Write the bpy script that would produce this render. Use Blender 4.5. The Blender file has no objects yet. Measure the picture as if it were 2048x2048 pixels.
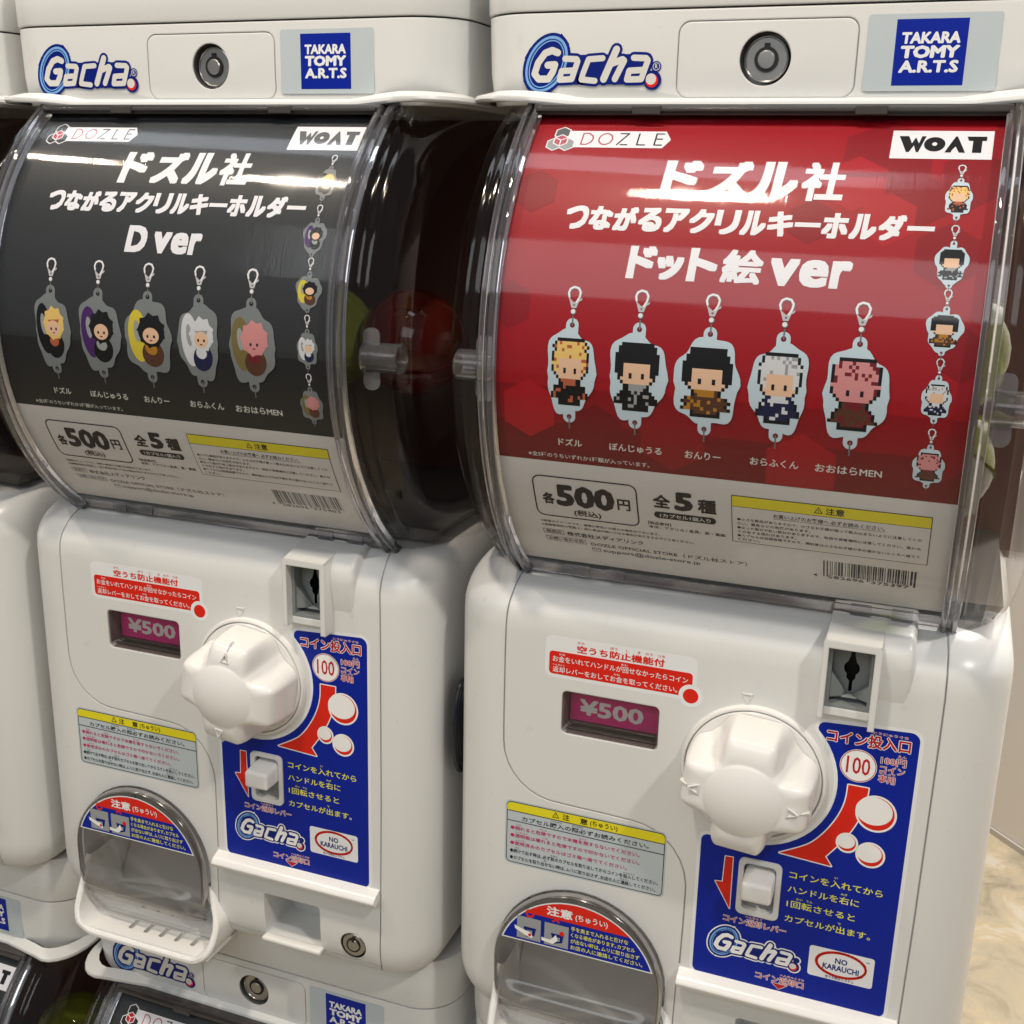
import bpy, bmesh, math, random
from mathutils import Vector, Matrix
from mathutils.geometry import tessellate_polygon

# ------------------------------------------------------------------ camera, world, lamps
sc = bpy.context.scene
H0 = 0.76                      # height of the machines' own zero above the floor
cam_d = bpy.data.cameras.new("camera"); cam = bpy.data.objects.new("camera", cam_d)
sc.collection.objects.link(cam); sc.camera = cam
cam_d.sensor_width = 36; cam_d.sensor_height = 36; cam_d.lens = 36 * 1.1379
cam_d.clip_start = 0.02; cam_d.clip_end = 60
cr = Vector((0.93405013, 0.35650182, 0.02137289)); cu = Vector((-0.11726466, 0.24961174, 0.96121953)); cf = Vector((-0.33734158, 0.90033351, -0.27495494))
cam.matrix_world = Matrix(((cr.x, cu.x, -cf.x, 0.0993), (cr.y, cu.y, -cf.y, -0.5683), (cr.z, cu.z, -cf.z, 0.4667 + H0), (0, 0, 0, 1)))
sc.render.engine = 'CYCLES'
sc.cycles.use_denoising = True
sc.cycles.max_bounces = 10; sc.cycles.transparent_max_bounces = 24; sc.cycles.transmission_bounces = 8
sc.cycles.glossy_bounces = 4; sc.cycles.diffuse_bounces = 3; sc.cycles.caustics_refractive = False; sc.cycles.caustics_reflective = False
sc.cycles.sample_clamp_indirect = 4
sc.view_settings.view_transform = 'Standard'; sc.view_settings.look = 'None'
sc.view_settings.exposure = 0.14; sc.view_settings.gamma = 1.0
w = bpy.data.worlds.new("World"); sc.world = w; w.use_nodes = True
w.node_tree.nodes["Background"].inputs[0].default_value = (0.94, 0.975, 1.0, 1)
w.node_tree.nodes["Background"].inputs[1].default_value = 0.19

def lamp(name, loc, power, size, col, shape='DISK', sy=None, aim=None):
    d = bpy.data.lights.new(name, 'AREA'); d.energy = power; d.shape = shape; d.size = size
    if sy: d.size_y = sy
    d.color = col
    o = bpy.data.objects.new(name, d); sc.collection.objects.link(o)
    o.location = (loc[0], loc[1], loc[2] + H0)
    if aim is not None:
        v = Vector((aim[0], aim[1], aim[2] + H0)) - o.location
        o.rotation_euler = v.to_track_quat('-Z', 'Y').to_euler()
    return o
WARM = (1.0, 0.94, 0.86); AMBER = (1.0, 0.86, 0.70)
lamp("downlight", (-0.28, -0.55, 1.6), 9.5, 0.09, AMBER, aim=(-0.3, 0, 0.2))
lamp("downlight", (-0.98, -0.50, 1.6), 4.5, 0.07, AMBER, aim=(-0.6, 0, 0.2))
lamp("downlight", (-1.39, -0.29, 1.6), 2.0, 0.06, AMBER, aim=(-0.6, 0, 0.2))
lamp("downlight", (0.95, -0.75, 1.6), 11.0, 0.12, WARM, aim=(0.1, 0, 0.2))
lamp("downlight", (0.5, 0.9, 1.7), 55.0, 0.14, (1.0, 0.97, 0.93), aim=(0.5, 1.9, -0.2))  # added lamp, turned away from the machines to brighten wall and floor
led = lamp("ceiling_light_line", (-0.70, -0.16, 1.62), 3.0, 1.5, (0.84, 0.91, 1.0), 'RECTANGLE', 0.16)
led.rotation_euler = (0, 0, math.radians(-16))
lamp("added_fill_panel", (-0.4, -2.2, 1.75), 17.0, 2.6, (0.97, 0.985, 1.0), 'RECTANGLE', 1.0, aim=(-0.1, 0, 0.2))  # unseen panel added for soft fill and broad reflections

# ------------------------------------------------------------------ materials
def lin(c):
    return tuple(((v / 255) / 12.92 if v / 255 <= .04045 else ((v / 255 + .055) / 1.055) ** 2.4) for v in c)
MATS = {}
def mat(name, rgb, rough=0.4, metal=0.0, bevel=0.0, bump=0.0, bscale=400, spec=0.5, trans=0.0, ior=1.49, srgb=True, coat=0.0, mottled=0.0, dirt=False):
    if name in MATS: return MATS[name]
    m = bpy.data.materials.new(name); m.use_nodes = True; nt = m.node_tree
    b = nt.nodes["Principled BSDF"]
    c = lin(rgb) if srgb else rgb
    b.inputs["Base Color"].default_value = (*c, 1); b.inputs["Roughness"].default_value = rough
    b.inputs["Metallic"].default_value = metal; b.inputs["Specular IOR Level"].default_value = spec
    b.inputs["Transmission Weight"].default_value = trans; b.inputs["IOR"].default_value = ior
    b.inputs["Coat Weight"].default_value = coat
    last = None
    if bevel:
        bv = nt.nodes.new("ShaderNodeBevel"); bv.samples = 4; bv.inputs["Radius"].default_value = bevel; last = bv.outputs[0]
    if bump or mottled:
        tc = nt.nodes.new("ShaderNodeTexCoord"); nz = nt.nodes.new("ShaderNodeTexNoise")
        nz.inputs["Scale"].default_value = bscale; nz.inputs["Detail"].default_value = 4
        nt.links.new(tc.outputs["Object"], nz.inputs["Vector"])
    if bump:
        bp = nt.nodes.new("ShaderNodeBump"); bp.inputs["Strength"].default_value = bump; bp.inputs["Distance"].default_value = 0.0004
        nt.links.new(nz.outputs["Fac"], bp.inputs["Height"])
        if last is not None: nt.links.new(last, bp.inputs["Normal"])
        last = bp.outputs[0]
    if mottled:
        n2 = nt.nodes.new("ShaderNodeTexNoise"); n2.inputs["Scale"].default_value = 9; n2.inputs["Detail"].default_value = 6
        nt.links.new(tc.outputs["Object"], n2.inputs["Vector"])
        mr = nt.nodes.new("ShaderNodeMapRange"); mr.inputs[1].default_value = .3; mr.inputs[2].default_value = .7
        mr.inputs[3].default_value = rough - mottled; mr.inputs[4].default_value = rough + mottled
        nt.links.new(n2.outputs["Fac"], mr.inputs[0]); nt.links.new(mr.outputs[0], b.inputs["Roughness"])
    if dirt:
        tc = nt.nodes.new("ShaderNodeTexCoord"); acc = None
        for sc_, lo, hi, v in ((7, .35, .75, .965), (85, .66, .76, .90), (420, .70, .80, .82)):
            nz = nt.nodes.new("ShaderNodeTexNoise"); nz.inputs["Scale"].default_value = sc_; nz.inputs["Detail"].default_value = 5
            nt.links.new(tc.outputs["Object"], nz.inputs["Vector"])
            mr = nt.nodes.new("ShaderNodeMapRange"); mr.inputs[1].default_value = lo; mr.inputs[2].default_value = hi; mr.inputs[3].default_value = 1.0; mr.inputs[4].default_value = v
            nt.links.new(nz.outputs["Fac"], mr.inputs[0])
            vm = nt.nodes.new("ShaderNodeVectorMath"); vm.operation = 'SCALE'
            if acc is None: vm.inputs[0].default_value = c
            else: nt.links.new(acc, vm.inputs[0])
            nt.links.new(mr.outputs[0], vm.inputs["Scale"]); acc = vm.outputs[0]
        nt.links.new(acc, b.inputs["Base Color"])
    if last is not None: nt.links.new(last, b.inputs["Normal"])
    MATS[name] = m; return m

def clear(name, tint, fac_mul=1.0, rough=0.02, ior=1.5, scratch=0.0, dif=None):
    m = bpy.data.materials.new(name); m.use_nodes = True; nt = m.node_tree
    for n in list(nt.nodes): nt.nodes.remove(n)
    out = nt.nodes.new("ShaderNodeOutputMaterial"); mix = nt.nodes.new("ShaderNodeMixShader")
    tr = nt.nodes.new("ShaderNodeBsdfTransparent"); gl = nt.nodes.new("ShaderNodeBsdfGlossy"); geo = nt.nodes.new("ShaderNodeNewGeometry")
    def M(op, a, b=None):
        n = nt.nodes.new("ShaderNodeMath"); n.operation = op
        for i, v in enumerate((a, b)):
            if v is None: continue
            if isinstance(v, (int, float)): n.inputs[i].default_value = v
            else: nt.links.new(v, n.inputs[i])
        return n.outputs[0]
    dt = nt.nodes.new("ShaderNodeVectorMath"); dt.operation = 'DOT_PRODUCT'
    nt.links.new(geo.outputs["Incoming"], dt.inputs[0]); nt.links.new(geo.outputs["Normal"], dt.inputs[1])
    f0 = ((ior - 1) / (ior + 1)) ** 2
    sch = M('ADD', M('MULTIPLY', M('POWER', M('SUBTRACT', 1.0, M('ABSOLUTE', dt.outputs["Value"])), 5.0), 1 - f0), f0)
    mu = nt.nodes.new("ShaderNodeMath"); mu.operation = 'MULTIPLY'; mu.use_clamp = True; mu.inputs[1].default_value = fac_mul
    tr.inputs[0].default_value = (*tint, 1); gl.inputs["Roughness"].default_value = rough
    nt.links.new(sch, mu.inputs[0]); nt.links.new(mu.outputs[0], mix.inputs[0]); nt.links.new(tr.outputs[0], mix.inputs[1])
    nt.links.new(gl.outputs[0], mix.inputs[2]); 
    if dif:
        df = nt.nodes.new("ShaderNodeBsdfDiffuse"); df.inputs[0].default_value = (*dif[0], 1); m2 = nt.nodes.new("ShaderNodeMixShader"); m2.inputs[0].default_value = dif[1]
        nt.links.new(tr.outputs[0], m2.inputs[1]); nt.links.new(df.outputs[0], m2.inputs[2]); nt.links.new(m2.outputs[0], mix.inputs[1])
    nt.links.new(mix.outputs[0], out.inputs[0])
    if scratch:
        tc = nt.nodes.new("ShaderNodeTexCoord"); mp = nt.nodes.new("ShaderNodeMapping"); nz = nt.nodes.new("ShaderNodeTexNoise")
        mp.inputs["Scale"].default_value = (1300, 45, 45); nz.inputs["Scale"].default_value = 1.0; nz.inputs["Detail"].default_value = 5
        bp = nt.nodes.new("ShaderNodeBump"); bp.inputs["Strength"].default_value = scratch; bp.inputs["Distance"].default_value = 0.001
        nt.links.new(tc.outputs["Object"], mp.inputs[0]); nt.links.new(mp.outputs[0], nz.inputs["Vector"]); nt.links.new(nz.outputs["Fac"], bp.inputs["Height"])
        nt.links.new(bp.outputs[0], gl.inputs["Normal"])
        n2 = nt.nodes.new("ShaderNodeTexNoise"); n2.inputs["Scale"].default_value = 22; n2.inputs["Detail"].default_value = 7
        nt.links.new(tc.outputs["Object"], n2.inputs["Vector"])
        mr = nt.nodes.new("ShaderNodeMapRange"); mr.inputs[1].default_value = .42; mr.inputs[2].default_value = .72
        mr.inputs[3].default_value = rough; mr.inputs[4].default_value = rough + .10
        nt.links.new(n2.outputs["Fac"], mr.inputs[0]); nt.links.new(mr.outputs[0], gl.inputs["Roughness"])
    MATS[name] = m; return m

WHITE = mat("ivory_plastic", (0.71, 0.715, 0.70), 0.29, bevel=0.0011, srgb=False, dirt=True)
WHITE2 = mat("bright_white_plastic", (0.80, 0.79, 0.76), 0.22, bevel=0.0012, srgb=False)
LINER = mat("shaded_brown_interior", (0.12, 0.05, 0.035), 0.5, srgb=False)  # low light inside the globe is put into this brown
GREYP = mat("grey_plastic", (0.22, 0.24, 0.24), 0.35, bevel=0.0004, srgb=False)
DARKP = mat("dark_slot", (0.006, 0.006, 0.006), 0.5, srgb=False)
METAL = mat("nickel_metal", (0.42, 0.42, 0.41), 0.20, metal=1.0, bevel=0.0004, srgb=False)
METALD = mat("dark_lock_metal", (0.40, 0.395, 0.38), 0.34, metal=0.9, bevel=0.0004, srgb=False)
GLASS = mat("clear_acrylic", (0.93, 0.93, 0.99), 0.02, trans=0.95, ior=1.47, bevel=0.0007, srgb=False)
PLATE = clear("hinge_plate_plastic", (.86, .86, .88), 1.4, .05, dif=((.6, .6, .62), .22))
TUBE = mat("hinge_acrylic", (0.96, 0.96, 0.98), 0.03, trans=0.93, ior=1.47, bevel=0.0007, srgb=False)
CLEAR = clear("clear_cover_plastic", (0.95, 0.95, 0.945), 1.0, 0.04, 1.48, scratch=0.05)
BOWL = clear("clear_bowl_plastic", (0.88, 0.87, 0.86), 1.0, 0.03, 1.5, scratch=.02)
FLAP = clear("smoky_flap_plastic", (0.60, 0.585, 0.57), 1.5, 0.12, 1.5, dif=((.30, .295, .29), .20))
FRIM = mat("smoky_flap_edge", (0.09, 0.08, 0.075), 0.16, trans=0.35, bevel=0.0008, srgb=False)
SEAMM = mat("seam_shadow", (0.05, 0.04, 0.035), 0.7, srgb=False)

def ink(name, rgb, rough=0.36): return mat("print_" + name, rgb, rough, spec=.25)
INK = {
 'white': ink('white', (238, 238, 236)), 'offwhite': ink('offwhite', (214, 212, 206)), 'stickwhite': ink('sticker_white', (230, 232, 233)),
 'paper': ink('paper', (214, 212, 212), .45), 'black': ink('black', (24, 24, 26)), 'grey': ink('grey', (96, 98, 100)), 'lgrey': ink('light_grey', (150, 154, 156)),
 'blue': ink('blue', (0, 32, 148)), 'navy': ink('navy', (0, 26, 116)), 'ltblue': ink('light_blue', (120, 170, 226)), 'red': ink('red', (216, 38, 24)),
 'dred': ink('deep_red', (186, 24, 40)), 'yellow': ink('yellow', (226, 214, 40)), 'ytext': ink('yellow_text', (236, 232, 66)), 'magenta': ink('magenta', (190, 36, 96)),
 'price': ink('price_pink', (222, 52, 138)), 'stick': ink('sticker_grey', (186, 196, 200), .25), 'pred': ink('poster_red', (152, 15, 28), .4), 'pred2': ink('poster_red_dark', (132, 12, 24), .4),
 'pred3': ink('poster_red_bright', (164, 19, 32), .4), 'pred4': ink('poster_red_low', (110, 13, 21), .4), 'pblk': ink('poster_black', (46, 49, 51), .4), 'pblk2': ink('poster_black_low', (34, 35, 36), .4),
 'pwhite': ink('poster_white', (226, 226, 232), .4), 'acr': ink('acrylic_ice', (190, 208, 220), .4), 'acrd': ink('acrylic_grey', (120, 126, 128), .4), 'pink': ink('logo_pink', (180, 90, 100)),
 'steel': ink('steel', (190, 188, 192), .3), 'steeld': ink('steel_dark', (112, 110, 114), .3),
 'hblond': ink('blond', (226, 192, 112)), 'hora': ink('orange_brown', (176, 92, 66)), 'skin': ink('skin', (224, 186, 156)), 'hblk': ink('ink_black', (20, 20, 22)), 'hwhite': ink('silver', (206, 208, 214)),
 'hpink': ink('pink', (206, 138, 140)), 'purple': ink('purple', (72, 34, 98)), 'banana': ink('banana', (208, 190, 60)), 'olive': ink('olive', (116, 104, 62)), 'maroon': ink('maroon', (110, 30, 40)), 'navy2': ink('navy_dark', (30, 34, 70)),
 'brown': ink('brown', (84, 54, 40)), 'gold': ink('gold', (170, 120, 40)),
}

# ------------------------------------------------------------------ objects
def link(o): sc.collection.objects.link(o); return o
def mesh_obj(name, bm, m, parent=None, smooth=True, loc=None):
    me = bpy.data.meshes.new(name); bm.normal_update(); bm.to_mesh(me); bm.free()
    if smooth:
        me.polygons.foreach_set("use_smooth", [True] * len(me.polygons))
        me.set_sharp_from_angle(angle=math.radians(38))
    for x in (m if isinstance(m, (list, tuple)) else [m]): me.materials.append(x)
    o = link(bpy.data.objects.new(name, me))
    if parent: o.parent = parent
    if loc: o.location = loc
    return o
def empty(name, loc=(0, 0, 0), parent=None):
    o = link(bpy.data.objects.new(name, None)); o.location = loc; o.empty_display_size = .05
    if parent: o.parent = parent
    return o
def tag(o, label=None, cat=None, group=None, kind=None):
    if label: o['label'] = label
    if cat: o['category'] = cat
    if group: o['group'] = group
    if kind: o['kind'] = kind
    return o
def mm(v): return v * 0.001

def add_box(bm, x0, x1, y0, y1, z0, z1, mi=0):
    vs = [bm.verts.new((mm(x), mm(y), mm(z))) for x in (x0, x1) for y in (y0, y1) for z in (z0, z1)]
    for f in ((0, 1, 3, 2), (4, 6, 7, 5), (0, 4, 5, 1), (2, 3, 7, 6), (0, 2, 6, 4), (1, 5, 7, 3)):
        bm.faces.new([vs[i] for i in f]).material_index = mi
def bevelled(bm, width, seg=3):
    bmesh.ops.bevel(bm, geom=bm.edges[:], offset=mm(width), segments=seg, profile=.5, affect='EDGES')
def rrect(x0, x1, z0, z1, r, n=5):
    p = []
    for cx, cz, a in ((x1 - r, z1 - r, 0), (x0 + r, z1 - r, 90), (x0 + r, z0 + r, 180), (x1 - r, z0 + r, 270)):
        for i in range(n + 1):
            t = math.radians(a + 90 * i / n); p.append((cx + r * math.cos(t), cz + r * math.sin(t)))
    return p
def prism(bm, pts, y0, y1, mi=0):
    """pts in x,z mm; y0 front, y1 back (numbers or functions of x,z)"""
    f0 = y0 if callable(y0) else (lambda x, z: y0); f1 = y1 if callable(y1) else (lambda x, z: y1)
    A = [bm.verts.new((mm(x), mm(f0(x, z)), mm(z))) for x, z in pts]; B = [bm.verts.new((mm(x), mm(f1(x, z)), mm(z))) for x, z in pts]
    n = len(pts)
    for i in range(n): bm.faces.new((A[i], A[(i + 1) % n], B[(i + 1) % n], B[i])).material_index = mi
    for L in (A, list(reversed(B))):
        tris = tessellate_polygon([[v.co for v in L]])
        for t in tris:
            try: bm.faces.new([L[k] for k in t]).material_index = mi
            except ValueError: pass
def ring_prism(bm, outer, inner, y0, y1):
    f0 = y0 if callable(y0) else (lambda x, z: y0); f1 = y1 if callable(y1) else (lambda x, z: y1)
    n = len(outer)
    V = [[bm.verts.new((mm(x), mm(f(x, z)), mm(z))) for x, z in L] for L, f in ((outer, f0), (inner, f0), (inner, f1), (outer, f1))]
    for k in range(4):
        a, b = V[k], V[(k + 1) % 4]
        for i in range(n):
            j = (i + 1) % n; bm.faces.new((a[i], a[j], b[j], b[i]))
def circ(cx, cz, r, n=32, a0=0): return [(cx + r * math.cos(math.radians(a0) + 2 * math.pi * i / n), cz + r * math.sin(math.radians(a0) + 2 * math.pi * i / n)) for i in range(n)]
def lathe_y(bm, cx, cz, prof, n=40, cap=True, mi=0):
    """prof: list of (r, y) from outside/back to front centre"""
    rows = []
    for r, y in prof:
        if r < 1e-6: rows.append([bm.verts.new((mm(cx), mm(y), mm(cz)))])
        else: rows.append([bm.verts.new((mm(cx + r * math.cos(2 * math.pi * i / n)), mm(y), mm(cz + r * math.sin(2 * math.pi * i / n)))) for i in range(n)])
    for a, b in zip(rows, rows[1:]):
        for i in range(n):
            j = (i + 1) % n
            if len(b) == 1: f = bm.faces.new((a[i], a[j], b[0]))
            elif len(a) == 1: f = bm.faces.new((a[0], b[j], b[i]))
            else: f = bm.faces.new((a[i], a[j], b[j], b[i]))
            f.material_index = mi
def lathe_x(bm, prof, yc, zc, n=96, a0=0, a1=360):
    full = (a1 - a0) >= 360; m = n if full else n + 1; rows = []
    for x, r in prof:
        if r < 1e-6: rows.append([bm.verts.new((mm(x), mm(yc), mm(zc)))]); continue
        rows.append([bm.verts.new((mm(x), mm(yc - r * math.cos(math.radians(a0 + (a1 - a0) * i / n))), mm(zc + r * math.sin(math.radians(a0 + (a1 - a0) * i / n))))) for i in range(m)])
    for a, b in zip(rows, rows[1:]):
        for i in range(n):
            j = (i + 1) % m
            if len(a) == 1: bm.faces.new((a[0], b[j], b[i]))
            elif len(b) == 1: bm.faces.new((a[i], a[j], b[0]))
            else: bm.faces.new((a[i], a[j], b[j], b[i]))
def loft(bm, secs, yb, n=8, cx=0.0, dh=0.0):
    rows = []
    for z, hx, yf, rc, ins in secs:
        p = rrect(cx - hx + dh, cx + hx - dh, yf, yb - ins, rc, n); rows.append([bm.verts.new((mm(x), mm(y), mm(z))) for x, y in p])
    k = len(rows[0])
    for a, b in zip(rows, rows[1:]):
        for i in range(k): bm.faces.new((a[i], a[(i + 1) % k], b[(i + 1) % k], b[i]))
    bm.faces.new(list(reversed(rows[0]))); bm.faces.new(rows[-1])
def boolean(o, bm):
    bmesh.ops.recalc_face_normals(bm, faces=bm.faces[:])
    me = bpy.data.meshes.new("cut"); bm.to_mesh(me); bm.free()
    c = link(bpy.data.objects.new("cut", me))
    md = o.modifiers.new("b", 'BOOLEAN'); md.operation = 'DIFFERENCE'; md.solver = 'EXACT'; md.object = c
    dg = bpy.context.evaluated_depsgraph_get(); dg.update()
    nm = bpy.data.meshes.new_from_object(o.evaluated_get(dg)); o.modifiers.clear(); o.data = nm
    bpy.data.objects.remove(c); nm.polygons.foreach_set("use_smooth", [True] * len(nm.polygons)); nm.set_sharp_from_angle(angle=math.radians(38))

# ------------------------------------------------------------------ print builder (flat ink shapes on sheets)
LT = 0.06       # mm between print layers
_tc = {}
def glyphs(s, bold, res=2):
    k = (s, bold, res)
    if k in _tc: return _tc[k]
    cu_ = bpy.data.curves.new("t", 'FONT'); cu_.body = s; cu_.size = 10; cu_.offset = bold * 10; cu_.resolution_u = res; cu_.fill_mode = 'FRONT'
    o = bpy.data.objects.new("t", cu_); me = o.to_mesh()
    vs = [(v.co.x, v.co.y) for v in me.vertices]; fs = [tuple(p.vertices) for p in me.polygons]
    o.to_mesh_clear(); bpy.data.objects.remove(o); bpy.data.curves.remove(cu_)
    _tc[k] = (vs, fs); return vs, fs
class Print:
    def __init__(self): self.V = []; self.F = []; self.eps = 0
    def raw(self, pts, faces, m, layer):
        self.eps += 1; l = layer + (self.eps % 25) * 0.02
        b = len(self.V); self.V += [(p[0], p[1], l) for p in pts]; self.F += [(tuple(b + i for i in f), m) for f in faces]
    def poly(self, pts, m, layer=0, hole=None):
        L = [[Vector((p[0], p[1], 0)) for p in q_] for q_ in ([pts, hole] if hole else [pts])]
        self.raw(list(pts) + list(hole or []), tessellate_polygon(L), m, layer)
    def block(self, s, cells, z0, z1, m, layer=1, rad=1.0, shear=.1, small="ッゅっ", thin="ー"):
        """heavy gothic lettering, every sign stretched to its own cell"""
        for ch, (a, b) in zip(s, cells):
            vs, fs = glyphs(ch, 0, 3); X = [v[0] for v in vs]; Y = [v[1] for v in vs]
            r_ = rad * (.62 if ord(ch) > 0x4e00 else 1.0); lo, hi = z0, z1
            if ch in small: hi = z0 + (z1 - z0) * .74
            if ch in thin: lo = z0 + (z1 - z0) * .5 - rad * 1.75; hi = lo + rad * 3.4
            if ch in "ver": hi = z0 + (z1 - z0) * .80
            kx = (b - a - 2 * r_) / (max(X) - min(X)); kz = (hi - lo - 2 * r_) / (max(Y) - min(Y))
            for dx, dz in ((-1, -1), (1, -1), (1, 1), (-1, 1), (0, 1), (0, -1), (1, 0), (-1, 0), (0, 0), (.5, .5), (-.5, -.5), (.5, -.5), (-.5, .5)):
                q_ = [(a + r_ + (v[0] - min(X)) * kx + dx * r_, lo + r_ + (v[1] - min(Y)) * kz + dz * r_ * .85) for v in vs]
                self.raw([(x + shear * (z - z0), z) for x, z in q_], fs, m, layer)
    def rect(self, x0, x1, z0, z1, m, layer=0, r=0):
        self.poly(rrect(x0, x1, z0, z1, r, 4) if r else [(x0, z0), (x1, z0), (x1, z1), (x0, z1)], m, layer)
    def circ(self, x, z, r, m, layer=0, rz=None, n=24, rot=0):
        rz = rz or r; c, s = math.cos(rot), math.sin(rot)
        self.poly([(x + r * math.cos(t) * c - rz * math.sin(t) * s, z + r * math.cos(t) * s + rz * math.sin(t) * c) for t in (2 * math.pi * i / n for i in range(n))], m, layer)
    def ring(self, outer, inner, m, layer=0):
        n = len(outer); self.raw(outer + inner, [(i, (i + 1) % n, n + (i + 1) % n, n + i) for i in range(n)], m, layer)
    def frame(self, x0, x1, z0, z1, t, m, layer=0, r=0.01): self.ring(rrect(x0, x1, z0, z1, r, 4), rrect(x0 + t, x1 - t, z0 + t, z1 - t, max(r - t, .01), 4), m, layer)
    def stroke(self, pts, wd, m, layer=0, closed=False, caps=True):
        q = list(pts) + ([pts[0]] if closed else [])
        for a, b in zip(q, q[1:]):
            dx, dz = b[0] - a[0], b[1] - a[1]; L = math.hypot(dx, dz) or 1; nx, nz = -dz / L * wd / 2, dx / L * wd / 2
            self.raw([(a[0] + nx, a[1] + nz), (a[0] - nx, a[1] - nz), (b[0] - nx, b[1] - nz), (b[0] + nx, b[1] + nz)], [(0, 1, 2, 3)], m, layer)
        if caps:
            for p in q: self.circ(p[0], p[1], wd / 2, m, layer, n=10)
    def text(self, s, x0, x1, z0, z1, m, layer=1, bold=0.0, shear=0.0, out=None, ob=0.06, slope=0.0, res=2):
        bold = max(bold, .010)
        wide = bold if bold > .012 else 0
        vs, fs = glyphs(s, 0 if wide else bold, res); X = [v[0] for v in vs]; Y = [v[1] for v in vs]
        if not X: return
        ax, ay = min(X), min(Y); kx = (x1 - x0) / (max(X) - ax + 20 * wide); kz = (z1 - z0) / ((max(Y) - ay + 20 * wide) or 1)
        x0 += 10 * wide * kx; z0 += 10 * wide * kz
        f = lambda v: (x0 + (v[0] - ax) * kx + shear * (v[1] - ay) * kz, z0 + (v[1] - ay) * kz + slope * (v[0] - ax) * kx)
        def fat(rad, n_, mm_, l):
            for i in range(n_):
                a = 2 * math.pi * (i + .5) / n_; self.raw([f((v[0] + 10 * rad * math.cos(a), v[1] + 10 * rad * math.sin(a))) for v in vs], fs, mm_, l)
        if out: fat(wide + ob, 10, out, layer - .7)
        if wide: fat(wide, 8, m, layer)
        self.raw([f(v) for v in vs], fs, m, layer)
    def build(self, name, parent, surf='flat', y=0.0, R=150.0):
        if surf == 'cyl' and name != 'poster': self.V = [(a, b, c + 1.5) for a, b, c in self.V]
        keys = []
        bm = bmesh.new(); bv = [bm.verts.new(v) for v in self.V]
        for f, m in self.F:
            if m not in keys: keys.append(m)
            try: fc = bm.faces.new([bv[i] for i in f]); fc.material_index = keys.index(m)
            except ValueError: pass
        if surf == 'cyl':
            big = [f for f in bm.faces if max(v.co.y for v in f.verts) - min(v.co.y for v in f.verts) > 4.5]
            gv = set(v for f in big for v in f.verts); ge = set(e for f in big for e in f.edges)
            geom = list(gv) + list(ge) + big
            for k in range(-44, 47):
                z = k * 3.0
                r = bmesh.ops.bisect_plane(bm, geom=geom, dist=1e-5, plane_co=(0, z, 0), plane_no=(0, 1, 0))
                geom = list(set(r['geom']) | set(g for g in geom if g.is_valid))
            for v in bm.verts:
                th = v.co.y / R; rr = R + v.co.z * LT
                v.co = (mm(v.co.x), mm(111.5 - rr * math.cos(th)), mm(378.5 + rr * math.sin(th)))
        else:
            for v in bm.verts: v.co = (mm(v.co.x), mm(y - v.co.z * LT), mm(v.co.y))
        bmesh.ops.recalc_face_normals(bm, faces=[])
        for f in bm.faces:
            f.normal_update()
            if f.normal.y > 0: f.normal_flip()
        o = mesh_obj(name, bm, [INK[k] for k in keys], parent, smooth=False)
        return o

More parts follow.
